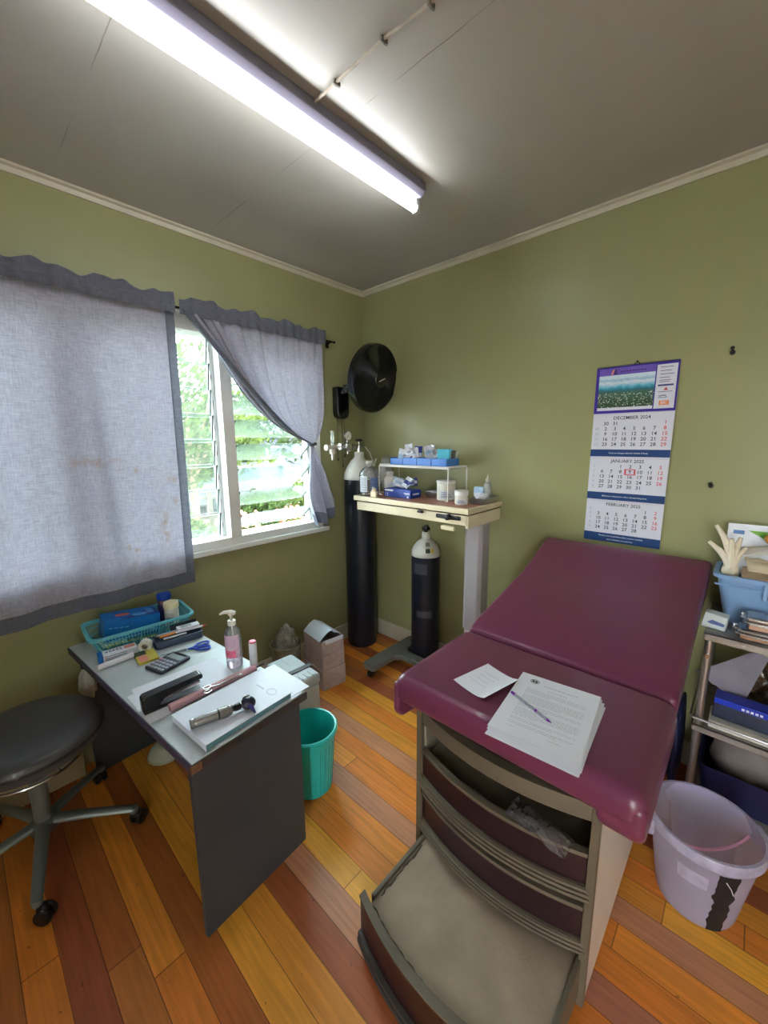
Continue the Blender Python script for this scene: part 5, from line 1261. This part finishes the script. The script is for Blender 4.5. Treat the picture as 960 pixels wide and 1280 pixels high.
b=MB(); b.lathe([(.016,.0208),(.0185,.0208),(.0185,.0211),(.016,.0211),(.016,.0208)],30,T3(.045,.11,0),sx=1.1,sy=.8); b.box(-.03,.01,.10,.106,.0207,.0210); b.build('emblem',mat('pale_emblem',(176,178,196),rough=.5),t)
M_knurl=mat('brushed_handle_metal',(150,150,148),rough=.35,metal=.9,var=.12,vscale=120)
t=thing('otoscope','metal handled otoscope with black head lying on the white folder','otoscope',(1.028,-1.752,Z0+.0416),math.radians(78))
XM=Matrix(((0,0,1,0),(0,1,0,0),(-1,0,0,0),(0,0,0,1)))
b=MB(); b.lathe([(0,0),(.0125,0),(.0145,.002),(.0145,.010),(.0138,.0115),(.0145,.013),(.0145,.018),(.0142,.020),(.0146,.022),(.0146,.076),(0,.076)],28,XM); b.build('battery_handle',M_knurl,t)
b=MB(); b.lathe([(0,.076),(.0152,.076),(.0152,.081),(0,.081)],28,XM); b.build('collar',M_black,t)
b=MB(); b.lathe([(0,.081),(.0148,.081),(.0148,.106),(.013,.108),(.0150,.110),(.0150,.116),(.011,.120),(0,.120)],28,XM)
for k in range(18):
    a=2*PI*k/18; b.tube([(.083,.0148*math.cos(a),.0148*math.sin(a)),(.105,.0148*math.cos(a),.0148*math.sin(a))],.0008,4)
b.build('dimmer_ring',M_knurl,t)
b=MB(); b.lathe([(0,.120),(.009,.120),(.009,.126),(.0115,.128),(.0115,.142),(.008,.146),(.008,.152),(0,.152)],24,XM); b.build('neck',M_fan,t)
b=MB(); b.cyl((.146,0,0),(.152,0,0),.0085,seg=18); b.build('neck_ring',M_brass,t)
M_oto=mat('indigo_black_plastic',(34,32,52),rough=.28,var=.08)
b=MB(); b.lathe([(0,-.014),(.016,-.014),(.019,-.010),(.019,.006),(.016,.012),(.011,.016),(0,.017)],28,T3(.168,-.004,.002)@R3(x=math.radians(70)),sx=1.15)
b.tube([(.156,0,0),(.168,-.002,.002)],.010,12); b.build('head',M_oto,t)
b=MB(); b.cyl((.170,-.016,.000),(.176,-.046,-.010),.0085,.0028,seg=18); b.build('speculum',mat('violet_speculum',(56,46,110),rough=.25),t)
b=MB(); b.lathe([(.009,0),(.0125,0),(.0125,.003),(.009,.003),(.009,0)],24,T3(.167,.012,.010)@R3(x=math.radians(-60))); b.build('lens_ring',M_brass,t)
# bare pen refill on the sheet end
# ---- under the desk
bag('paper_bag','crumpled white paper bag hanging at the dark wall end under the desk',(.175,-1.850,.4006),.045,(.7,.7,1.5),7.0,mat('crumpled_white_paper',(188,184,172),rough=.8,var=.08),'bag')
# ------------------------------------------------------------------ trolley
M_ss=mat('trolley_steel',(168,164,162),rough=.28,metal=.92,var=.08,vscale=5)
M_dusty=mat('worn_steel_sheet',(150,144,136),rough=.42,metal=.6,var=.14,vscale=9)
TX0,TX1,TY0,TY1=2.092,2.70,-.390,-.035
t=thing('instrument_trolley','stainless steel instrument trolley with crowded shelves beside the couch','trolley',(2.40,-.21,0))
tx,ty=2.40,-.21
for x in (TX0+.018,TX1-.018):
    for y in (TY0+.016,TY1-.016):
        b=MB(); b.cyl((x-tx,y-ty,.075),(x-tx,y-ty,.782),.0125,seg=18); b.build('post',M_ss,t)
        b=MB(); b.cyl((x-tx-.010,y-ty,.032),(x-tx+.010,y-ty,.032),.032,seg=22,bev=.004); b.cyl((x-tx,y-ty,.03),(x-tx,y-ty,.076),.010,seg=12); b.build('caster',M_black,t)
def shelf(z,lip,nm):
    b=MB(); b.box(TX0-tx,TX1-tx,TY0-ty,TY1-ty,z-.004,z)
    b.box(TX0-tx,TX1-tx,TY0-ty,TY0+.003-ty,z-lip,z); b.box(TX0-tx,TX1-tx,TY1-.003-ty,TY1-ty,z-lip,z); b.box(TX0-tx,TX0+.003-tx,TY0-ty,TY1-ty,z-lip,z); b.box(TX1-.003-tx,TX1-tx,TY0-ty,TY1-ty,z-lip,z)
    b.build(nm,M_dusty,t)
shelf(.800,.026,'top_shelf'); shelf(.440,.024,'middle_shelf'); shelf(.135,.024,'bottom_shelf')
for z in (.470,):
    b=MB(); e=.006; b.tube([(TX0+.004-tx,TY0-e-ty,z),(TX1-.004-tx,TY0-e-ty,z),(TX1+e-tx,TY0+.004-ty,z),(TX1+e-tx,TY1-.004-ty,z)],.0042,8); b.tube([(TX0-e-tx,TY1-.004-ty,z),(TX0-e-tx,TY0+.004-ty,z),(TX0+.004-tx,TY0-e-ty,z)],.0042,8); b.build('guard_rail',M_ss,t)
for x in (2.20,2.42):
    b=MB(); b.cyl((x-tx,TY0-.004-ty,.786),(x-tx,TY0-ty,.786),.005,seg=14); b.build('rivet',M_ss,t)
# screw on the post
b=MB(); b.cyl((TX0+.018-tx,TY0-.002-ty,.715),(TX0+.018-tx,TY0+.004-ty,.715),.006,seg=12); b.build('post_screw',M_brass,t)
# black hanging clamp at the couch side
ZT2=.8006
# ---- blue bin on top
M_bbin=mat('powder_blue_plastic',(132,166,206),rough=.38,var=.04)
t=thing('storage_bin','powder blue plastic bin heaped with packets on top of the trolley','bin',(2.360,-.150,ZT2))
def tub(m,bx,by,tx_,ty_,h,r,th=.003):
    def ring2(f,o): return rr(lerp(bx,tx_,f)-o,lerp(by,ty_,f)-o,r,4)
    A=[ring2(0,0),ring2(.5,0),ring2(1,0),ring2(1,th),ring2(.02,th)]
    zz=[0,h*.5,h,h,th]
    n=len(A[0]); vs=[(x,y,zz[k]) for k in range(5) for x,y in A[k]]
    fs=[tuple(range(n))[::-1],tuple(range(4*n,5*n))]
    for k in range(4):
        for i in range(n):
            j=(i+1)%n; fs.append((k*n+i,k*n+j,(k+1)*n+j,(k+1)*n+i))
    m.faces(vs,fs)
b=MB(); tub(b,.225,.085,.262,.110,.185,.045); b.build('bin_body',M_bbin,t)
b=MB(); p1=rr(.272,.120,.05,5); p2=rr(.256,.104,.042,5); n=len(p1)
vs=[(x,y,.186) for x,y in p1]+[(x,y,.186) for x,y in p2]+[(x,y,.172) for x,y in p1]
fs=[]
for i in range(n):
    j=(i+1)%n; fs+=[(i,j,n+j,n+i),(i,2*n+i,2*n+j,j)]
b.faces(vs,fs); b.build('bin_rim',M_bbin,t)
b=MB(); b.tube([V((-.262+.004*0,-.12,.152))+V((0,0,0))]+[V((lerp(-.20,.20,i/12),-.116,.150)) for i in range(13)],.004,6); b.box(-.125,.125,-.128,-.112,.162,.176,bev=.004); b.box(-.130,-.118,-.128,-.110,.12,.176,bev=.003); b.box(.118,.130,-.128,-.110,.12,.176,bev=.003); b.build('handle_lip',M_bbin,t)
b=MB(); b.box(-.116,.116,-.1115,-.104,.098,.160,bev=.003); b.build('handle_recess',M_bbin,t)
b=MB(); b.box(-.11,.11,-.123,-.105,.096,.104,bev=.003); b.build('label_ledge',mat('pale_blue_ledge',(170,192,222),rough=.4),t)
BXc,BYc,BZ=2.360,-.150,ZT2
# contents of the bin
M_glove=mat('cream_latex',(228,218,196),rough=.5,var=.06)
def glove(name,label,base,dirs,m,r=.0085):
    t=MB()
    b0=V(base)
    for (d,L_,cv) in dirs:
        d=V(d).normalized(); pts=[];
        for i in range(9):
            f=i/8; p=b0+d*L_*f+V((cv[0],cv[1],cv[2]))*f*f; pts.append(p)
        t.tube(pts,[r*(1.15-.75*f/8) for f in range(9)],8)
    t.sphere(b0-V((0,0,.015)),.026,3,(1.0,.6,1.3),.15,3,2.0)
    o=t.build(name,m); return tag(o,label,'glove')
glove('latex_glove','cream latex glove with fingers curling up at the couch side of the blue bin',(2.134,-.185,1.000),[((-.02,.05,1),.150,(-.055,0,.004)),((.06,.0,1),.118,(.010,0,0)),((.0,-.1,1),.112,(-.008,0,0)),((-.26,0,.9),.088,(-.048,0,.004)),((.16,.1,1),.095,(.022,0,-.012))],M_glove,.0165)
M_wp=mat('crinkled_paper_pouch',(214,210,202),rough=.55,var=.10,vscale=14)
def pouch(label,x,y,z,w,h,rx,ry,rz,m,seed,cat='packet',name='paper_pouch',group='pouches in the blue bin',th=.006):
    o=MB(); o.slab(lambda u,v:V(((u-.5)*w,(v-.5)*h,.010*math.sin(PI*u)*math.sin(PI*v)+.006*mn.noise(V((u*4,v*4,seed))))),10,10,th)
    o=o.build(name,m); place(o,(x,y,z),rz,rx,ry); return tag(o,label,cat,group)
pouch('flat cream paper pouch nearest the couch in the blue bin',2.225,-.205,1.026,.10,.09,.30,.1,.2,mat('cream_paper_pouch',(222,206,178),rough=.6,var=.1,vscale=12),1)
pouch('long white paper pouch sloping across the blue bin',2.235,-.150,1.076,.15,.06,.3,-.2,.1,M_wp,2)
pouch('white paper pouch beyond the flat cream pouch in the blue bin',2.345,-.200,1.030,.12,.09,.35,.0,-.1,M_wp,3)
pouch('white folded pouch in the middle of the blue bin',2.375,-.130,1.072,.11,.09,.3,.1,.3,M_pw,4)
pouch('grey white pouch at the frame edge of the blue bin',2.480,-.185,1.030,.12,.10,.3,-.1,-.2,M_wp,5)
for k in range(3):
    pouch(['tan padded pouch deep in the blue bin','grey padded pouch deep in the blue bin','cream padded pouch deep in the far half of the blue bin'][k],2.225+.125*k,-.165,.978,.115,.14,.03,.0,.0,mat(['tan_pouch','grey_pouch','cream_paper_pouch'][k],[(196,170,140),(176,176,172),(222,206,178)][k],rough=.6,var=.1),7+k,th=.02)
t=thing('leaflet','upright white leaflet with green triangle at the back of the blue bin','leaflet',(2.215,-.078,.955))
Ml=R3(x=math.radians(-8),z=.08)
b=MB(); b.slab(lambda u,v:Ml@V(((u-.5)*.21,0,v*.195)),4,4,.0012); b.build('sheet',M_pw,t)
b=MB(); b.prism([(-.045,.172),(.100,.172),(.100,.12),(.050,.118)],.0008,.0014,Ml@Matrix(((1,0,0,0),(0,0,-1,0),(0,1,0,0),(0,0,0,1)))); b.build('green_triangle',mat('lime_green_print',(122,190,62),rough=.45),t)
b=MB(); b.box(-.088,-.055,-.0014,-.0008,.155,.170,M=Ml); b.build('blue_print',mat('mid_blue_print',(90,130,190),rough=.5),t)
o=MB(); o.tube([(-.05,0,0),(-.045,0,.002),(.035,.0,.006),(.06,0,.006)],[.006,.016,.013,.004],14); o=o.build('orange_tube',mat('amber_tube_plastic',(214,150,58),rough=.25,var=.1)); place(o,(2.265,-.118,1.110),.25); tag(o,'amber orange tube lying on pouches near the leaflet','tube')
bag('plastic_bag','crumpled clear bag spilling over the far side of the blue bin',(2.46,-.115,1.080),.050,(1.1,.7,.9),4.2,M_bag)
# ---- small box and steel boxes
t=thing('suture_box','small white card box with blue wave print on the trolley corner','box',(2.118,-.315,ZT2),math.radians(-6))
t.rotation_euler=(math.radians(0),0,math.radians(-6))
b=MB(); b.prism([(-.038,0),(.030,0),(.034,.052),(-.030,.058)],-.022,.022,Matrix(((1,0,0,0),(0,0,-1,0),(0,1,0,0),(0,0,0,1))),bev=.0015,seg=1); b.build('carton',mat('pale_mint_card',(206,218,218),rough=.5,var=.04),t)
b=MB(); b.prism([(-.022,.022),(-.008,.034),(.012,.030),(.028,.026),(.026,.016),(.004,.018),(-.010,.018)],.0221,.0228,Matrix(((1,0,0,0),(0,0,-1,0),(0,1,0,0),(0,0,0,1)))); b.build('blue_wave',mat('slate_blue_print',(92,112,170),rough=.5),t)
M_csteel=mat('polished_steel',(190,188,186),rough=.16,metal=.95,var=.06,vscale=6)
def steel_box(label,x,y,z,w,d,h,rz):
    t=thing('steel_instrument_box',label,'box',(x,y,z),rz,'steel instrument boxes on the trolley')
    b=MB(); b.box(-w/2,w/2,-d/2,d/2,0,h*.6,bev=.006,seg=3); b.build('tray',M_csteel,t)
    b=MB(); b.box(-w/2-.003,w/2+.003,-d/2-.003,d/2+.003,h*.6+.0005,h,bev=.007,seg=3); b.box(-w/2-.012,w/2+.012,-d/2-.010,d/2+.010,h*.6,h*.6+.003,bev=.001); b.build('lid',M_csteel,t)
    b=MB(); b.tube([(-w/2-.004,-.02,h*.8),(-w/2-.016,-.02,h*.8),(-w/2-.016,.02,h*.8),(-w/2-.004,.02,h*.8)],.003,6); b.build('end_handle',M_brass,t); return t
steel_box('lower steel instrument box in front of the blue bin',2.30,-.332,ZT2,.235,.088,.038,.0)
steel_box('upper steel instrument box stacked on another before the blue bin',2.312,-.330,ZT2+.0386,.225,.080,.046,.02)
# ---- middle shelf
ZM=.4406
t=thing('paper_tray','long white tray of folded paper lying on the middle trolley shelf','tray',(2.288,-.318,ZM))
b=MB(); b.box(-.15,.15,-.055,.055,0,.030,bev=.004); b.build('paper_block',mat('white_paper_block',(206,204,196),rough=.7,var=.05),t)
t=thing('blue_pack','slate pack with royal blue edge and white print on the middle trolley shelf','pack',(2.272,-.318,ZM+.0312),math.radians(-2))
b=MB(); b.box(-.125,.125,-.030,.035,0,.055,bev=.003); b.build('pack_body',mat('dark_slate_film',(46,56,76),rough=.3,var=.2,vscale=30),t)
b=MB(); b.box(-.126,.126,-.032,.036,.055,.078,bev=.003); b.build('blue_edge',mat('royal_blue_film',(30,58,190),rough=.3,var=.1),t)
b=MB(); 
for k in range(5): b.box(-.05+k*.012,-.042+k*.012,-.0328,-.032,.060,.068)
b.build('white_print',M_pw,t)
o=MB(); o.slab(lambda u,v:V(((u-.5)*.15*(1.12-.85*v)+.03*v,(v-.5)*.19,.006*math.sin(u*4)+.006*mn.noise(V((u*3,v*3,2))))),8,8,.004); o=o.build('grey_cloth',mat('mauve_grey_cloth',(134,128,142),rough=.8,var=.08)); place(o,(2.192,-.235,ZM+.190),.1,rx=math.radians(74),ry=math.radians(28)); tag(o,'mauve grey folded cloth leaning on the blue edged pack','cloth')
bag('plastic_bag','dark clear bag of tan dressings at the back of the middle trolley shelf',(2.27,-.105,ZM),.062,(1.25,.75,1.35),6.0,film('brown_filled_bag',(150,124,96),body=.55,gloss=.6,rough=.2))
bag('plastic_bag','clear bag of greyish things in front of the tan dressings',(2.335,-.215,ZM+.0),.046,(1,.6,1.9),8.0,film('grey_filled_bag',(118,112,98),body=.5,gloss=.6,rough=.2))
t=thing('clear_container','clear lidded container on the middle trolley shelf','container',(2.475,-.22,ZM+.0))
b=MB(); tub(b,.055,.065,.075,.08,.17,.02,.002); b.build('container_body',M_clear,t)
b=MB(); b.prism(rr(.079,.084,.02,4),.170,.180,bev=.002,seg=2); b.build('lid',film('clear_lid',(226,226,222),body=.4,gloss=.6),t)
b=MB(); b.sphere((0,0,.065),.055,3,(1,1,1.0),.2,3,1.0); b.build('contents',mat('tan_contents',(168,140,116),rough=.8,var=.2),t)
bag('plastic_bag','light blue plastic bag with green print bulging over the middle shelf edge',(2.50,-.345,ZM),.040,(1.2,.5,1.5),3.1,film('light_blue_bag',(130,196,226),body=.7,gloss=.5,rough=.25))
# ---- bottom shelf
ZB=.1356
t=thing('storage_crate','navy blue plastic crate on the bottom trolley shelf','crate',(2.37,-.22,ZB))
b=MB(); tub(b,.225,.125,.245,.145,.14,.03); b.build('crate_body',mat('navy_plastic',(22,26,62),rough=.4,var=.08),t)
bag('cloth_bundle','grey cloth bundle filling the navy crate',(2.262,-.20,ZB+.004),.080,(1.3,1.0,1.4),2.7,mat('grey_bundle',(126,116,112),rough=.8,var=.1),'bundle',None,.15,1.6)
bag('plastic_bag','big clear crumpled bag in the navy crate at the frame edge',(2.495,-.23,ZB+.004),.062,(1,1.1,1.5),9.0,M_bag)
# white jar and blue bag squeezed between couch and trolley
t=thing('blue_bag','navy sack slumped on the floor between couch and trolley','bag',(2.045,-.19,0))
b=MB(); b.sphere((0,0,.215),.23,4,(.10,.5,.95),.10,1.6,3.0); b.build('sack',mat('navy_sack',(24,30,66),rough=.5,var=.12),t)

# ------------------------------------------------------------------ translucent bucket
M_buck=film('frosted_lilac_plastic',(222,218,244),body=.74,gloss=.5,rough=.22,translucent=.6,vscale=6)
KX,KY=2.168,-.660
t=thing('bucket','translucent lilac white bucket with black tape on the floor beside the couch','bucket',(KX,KY,0))
RB,RT,HB=.104,.140,.292
wall=[(0,.004),(RB-.012,.003),(RB-.002,.008),(RB+.002,.02)]+[(lerp(RB+.002,RT,f),lerp(.02,HB-.03,f)) for f in (.2,.4,.6,.8,1)]+[(RT+.001,HB-.028),(RT+.002,HB)]
b=MB(); b.lathe(wall,64); b.build('bucket_wall',M_buck,t)
b=MB(); b.lathe([(RT+.001,HB-.030),(RT+.011,HB-.030),(RT+.012,HB-.006),(RT+.009,HB+.002),(RT+.001,HB+.003)],64); b.build('rim',film('frosted_rim',(220,216,240),body=.8,gloss=.5,rough=.2),t)
hl=math.radians(32)
for s in (0,PI):
    a=hl+s; M=T3((RT+.014)*math.cos(a),(RT+.014)*math.sin(a),HB-.038)@R3(z=a)
    b=MB(); b.box(-.008,.012,-.022,.022,-.026,.030,bev=.006,M=M); b.build('handle_lug',film('frosted_rim',(220,216,240)),t)
# pink carrying handle dropped across the inside
b=MB(); pts=[]
for i in range(25):
    f=i/24; a=lerp(hl+PI,hl,f); q=lerp(-1,1,f)
    pts.append(V((q*(RT-.012)*math.cos(hl),q*(RT-.012)*math.sin(hl),HB-.035-.075*math.sin(PI*f)**.7)))
b.tube(pts,.0045,8); b.build('pink_handle',mat('pink_plastic',(226,168,196),rough=.4),t)
def on_b(a0,a1,z0,z1,jag=0.0,seed=0,off=.0012):
    rz_=lambda z:lerp(RB+.002,RT,min(1,max(0,(z-.02)/(HB-.05))))+off
    m=MB()
    def fn(u,v):
        z=lerp(z0,z1,v); e=jag*mn.noise(V((v*9,seed,u>.5)))*(1 if u in(0,1) or True else 0)*abs(u-.5)*2
        a=lerp(a0,a1,u)+e; return V((rz_(z)*math.cos(a),rz_(z)*math.sin(a),z))
    m.grid(fn,8,24); return m
AB=math.atan2(CAM.y-KY,CAM.x-KX)
on_b(AB+.36,AB+.76,.012,.245,.10,3).build('black_tape',mat('black_cloth_tape',(26,24,28),rough=.6,var=.3,vscale=30),t)
on_b(AB-.35,AB+.22,.165,.215,0,1).build('faded_label',film('faded_label_film',(224,220,240),body=.85,gloss=.2,rough=.4),t)
b=MB(); b.tube([(V((math.cos(AB+.50)*.139,math.sin(AB+.50)*.139,.226))),V((math.cos(AB+.58)*.143,math.sin(AB+.58)*.143,.21)),V((math.cos(AB+.66)*.138,math.sin(AB+.66)*.138,.185))],.0012,5); b.build('loose_thread',M_pw,t)

# ------------------------------------------------------------------ teal waste bin
M_tealb=mat('turquoise_bin_plastic',(30,176,168),rough=.3,var=.04,coat=.2)
t=thing('waste_bin','bright turquoise plastic waste bin standing behind the desk end','bin',(.885,-1.235,0))
RB2,RT2,HB2=.088,.110,.285
b=MB(); b.lathe([(0,.004),(RB2-.006,.003),(RB2,.008),(RT2,HB2-.004),(RT2-.003,HB2-.004),(RB2-.003,.010),(0,.009)],64); b.build('bin_body',M_tealb,t)
b=MB(); b.lathe([(RT2-.003,HB2-.006),(RT2+.006,HB2-.016),(RT2+.010,HB2-.014),(RT2+.010,HB2-.002),(RT2+.005,HB2+.004),(RT2-.001,HB2+.003),(RT2-.003,HB2-.006)],64); b.build('rim',M_tealb,t)
b=MB()
for k in range(28):
    a=2*PI*k/28; b.tube([V(((RB2+.001)*math.cos(a),(RB2+.001)*math.sin(a),.012)),V(((RT2-.003)*math.cos(a),(RT2-.003)*math.sin(a),HB2-.045))],.0012,4)
b.build('flute_line',mat('deep_turquoise',(18,142,138),rough=.35),t)
# ------------------------------------------------------------------ grey case with strap behind the desk
t=thing('plastic_case','pale grey plastic case with dark strap standing between bin and cartons','case',(.622,-1.130,0),math.radians(-3))
M_gcase=mat('pale_grey_plastic',(178,182,184),rough=.4,var=.05)
b=MB(); b.box(-.125,.125,-.070,.070,0,.345,bev=.012,seg=3); b.build('case_body',M_gcase,t)
b=MB(); b.box(-.130,.130,-.075,.075,.346,.400,bev=.018,seg=4); b.build('lid',M_gcase,t)
b=MB(); 
for s in (-1,1): b.box(-.115+.0,-.02,s*.0,s*.0+.001,.400,.401)
for k in range(4): b.box(.075+.0,.115,-.05+k*.028,-.042+k*.028,.3995,.402,bev=.0008)
b.build('lid_ribs',M_gcase,t)
b=MB(); b.box(.022,.050,-.0775,.0775,.4005,.4045,bev=.001); b.box(.022,.050,-.0785,-.0750,.20,.404,bev=.001); b.box(.022,.050,.0750,.0785,.20,.404,bev=.001); b.box(.018,.054,-.083,-.078,.30,.37,bev=.002); b.build('strap',mat('brown_black_strap',(58,48,46),rough=.5,var=.2,vscale=20),t)
# ------------------------------------------------------------------ cartons
M_carton=mat('pale_mauve_card',(186,172,172),rough=.7,var=.14,vscale=26)
M_cartw=mat('white_card_inside',(208,212,224),rough=.6,var=.03)
def carton(label,x,y,z,w,d,h,rz,open_=False):
    t=thing('carton',label,'carton',(x,y,z),rz,'cartons stacked in the corner')
    b=MB(); 
    if open_:
        e=.002
        for a in ((-w/2,w/2,-d/2,-d/2+e),(-w/2,w/2,d/2-e,d/2),(-w/2,-w/2+e,-d/2,d/2),(w/2-e,w/2,-d/2,d/2)): b.box(*a,0,h)
        b.box(-w/2,w/2,-d/2,d/2,0,e)
    else: b.box(-w/2,w/2,-d/2,d/2,0,h,bev=.002,seg=1)
    b.build('carton_body',M_carton,t); return t
CX,CY,CR=.305,-.690,math.radians(-6)
carton('lowest and biggest mauve carton of the corner stack',CX,CY,.0005,.225,.165,.125,CR)
t=carton('middle mauve carton of the corner stack',CX-.004,CY+.002,.1262,.218,.160,.092,CR+.02)
t=carton('top carton of the corner stack with white flaps standing open',CX-.002,CY+.002,.2190,.212,.156,.088,CR-.02,True)
def flap(fn,nm): 
    m=MB(); m.slab(fn,6,4,.0016); m.build(nm,M_cartw,t)
hh=.088
flap(lambda u,v:V((lerp(-.106,.106,u),-.078-.002-.026*v,hh-.001+.050*v)),'front_flap') if False else None
flap(lambda u,v:V((lerp(-.106,.090,u),lerp(-.079,.006,v)*1.0,hh+.001+.052*math.sin(v*PI*.5))),'front_flap')
flap(lambda u,v:V((lerp(-.106,.106,u),lerp(.079,.012,v),hh+.001+.040*math.sin(v*PI*.5))),'back_flap')
flap(lambda u,v:V((.107+.028*v-.010*v*v,lerp(-.079,.079,u)*(1-.25*v),hh+.002-.012*v+.020*math.sin(v*3))),'side_flap')
# ------------------------------------------------------------------ clear tub of bags
t=thing('clear_tub','cloudy plastic tub stuffed with clear bags by the wall','tub',(.125,-.845,0))
b=MB(); b.lathe([(0,.003),(.072,.002),(.078,.008),(.094,.235),(.100,.237),(.100,.243),(.092,.244)],40); b.build('tub_wall',film('cloudy_tub',(206,204,188),body=.5,gloss=.5,rough=.25),t)
bag('plastic_bag','crumpled clear bags bulging out of the tub by the wall',(.128,-.842,.014),.070,(1,1,2.3),5.5,M_bag,'plastic bag',None,.2,3.4)
# ------------------------------------------------------------------ stool
M_svinyl=mat('charcoal_vinyl',(74,74,76),rough=.33,var=.06,vscale=6,bump=.04,bscale=120,coat=.1)
M_sbase=mat('grey_cast_metal',(128,134,134),rough=.4,metal=.5,var=.08)
SX,SY=.385,-2.065
t=thing('stool','round charcoal vinyl stool on five-star caster base before the desk','stool',(SX,SY,0))
b=MB(); b.lathe([(0,.420),(.190,.420),(.208,.428),(.216,.445),(.218,.462),(.214,.480),(.200,.493),(.16,.499),(.08,.502),(0,.503)],64); b.build('seat',M_svinyl,t)
b=MB(); b.lathe([(.214,.455),(.2185,.457),(.2198,.462),(.2185,.467),(.214,.468)],64); b.build('piping',mat('black_piping',(44,44,46),rough=.3),t)
b=MB(); b.lathe([(0,.404),(.10,.404),(.12,.419),(0,.419)],32); b.build('seat_plate',M_rod,t)
b=MB(); b.tube([V((.150*math.cos(a),.150*math.sin(a),.372)) for a in [2*PI*i/40 for i in range(40)]],.0048,8,closed=True)
for k in range(3):
    a=2*PI*k/3+.4; b.tube([(.03*math.cos(a),.03*math.sin(a),.40),(.10*math.cos(a),.10*math.sin(a),.392),(.150*math.cos(a),.150*math.sin(a),.372)],.0035,6)
b.build('lever_ring',M_brass,t)
b=MB(); b.cyl((0,0,.10),(0,0,.30),.026,seg=26); b.cyl((0,0,.30),(0,0,.404),.018,seg=22); b.build('column',M_sbase,t)
b=MB(); b.lathe([(0,.085),(.04,.085),(.046,.10),(.042,.124),(.03,.132),(0,.132)],28); b.build('hub',M_sbase,t)
for k in range(5):
    a=math.radians(-12+72*k); c,s=math.cos(a),math.sin(a)
    def leg(u,v):
        r=lerp(.03,.285,u); w=lerp(.022,.016,u); z=lerp(.118,.076,u**1.3); q=2*PI*v
        x=r; y=w*math.cos(q); zz=z+.013*math.sin(q)*(1.0 if math.sin(q)>0 else lerp(1.3,.6,u))
        return V((x*c-y*s,x*s+y*c,zz))
    b=MB(); b.grid(leg,10,14); b.cyl((.285*c,.285*s,.062),(.285*c,.285*s,.085),.015,seg=16,bev=.003); b.build('leg',M_sbase,t)
    b=MB(); px,py=.285*c,.285*s; ca=a+1.1
    for s2 in (-1,1):
        ox_,oy_=-math.sin(ca)*.014*s2,math.cos(ca)*.014*s2
        b.cyl((px+.018*math.cos(ca)+ox_*.45,py+.018*math.sin(ca)+oy_*.45,.0265),(px+.018*math.cos(ca)+ox_*1.5,py+.018*math.sin(ca)+oy_*1.5,.0265),.0262,seg=20,bev=.004)
    b.sphere((px+.012*math.cos(ca),py+.012*math.sin(ca),.046),.022,2,(1,.8,.7)); b.cyl((px,py,.045),(px,py,.066),.006,seg=10); b.build('caster',M_black,t)
# ------------------------------------------------------------------ under the desk and against the window wall
t=thing('carton','beige cardboard carton standing on the floor behind the stool','carton',(.056,-2.03,0),0)
b=MB(); b.box(-.034,.034,-.16,.14,0,.25,bev=.003,seg=1); b.build('carton_body',mat('beige_card',(164,152,122),rough=.7,var=.08),t)
b=MB(); b.box(-.034,.034,-.02,.02,.2502,.2508); b.build('seam_tape',mat('brown_tape',(140,118,84),rough=.4),t)
bag('plastic_bag','dark green plastic bag on the floor at the frame edge by the carton',(.085,-2.33,0),.055,(1,1.0,1.2),3.3,mat('dark_green_film',(20,74,58),rough=.3,var=.2),'plastic bag')
t=thing('plastic_bowl','pale greenish bowl upside down on the floor under the desk','bowl',(.215,-1.60,0))
b=MB(); b.lathe([(.072,0),(.074,.004),(.066,.03),(.048,.05),(.030,.056),(0,.057)],36); b.build('bowl_body',mat('pale_green_plastic',(176,182,162),rough=.45),t)
b=MB(); b.lathe([(.070,.0),(.078,.0),(.078,.005),(.071,.007)],36); b.build('rim',mat('pale_green_plastic',(176,182,162)),t)
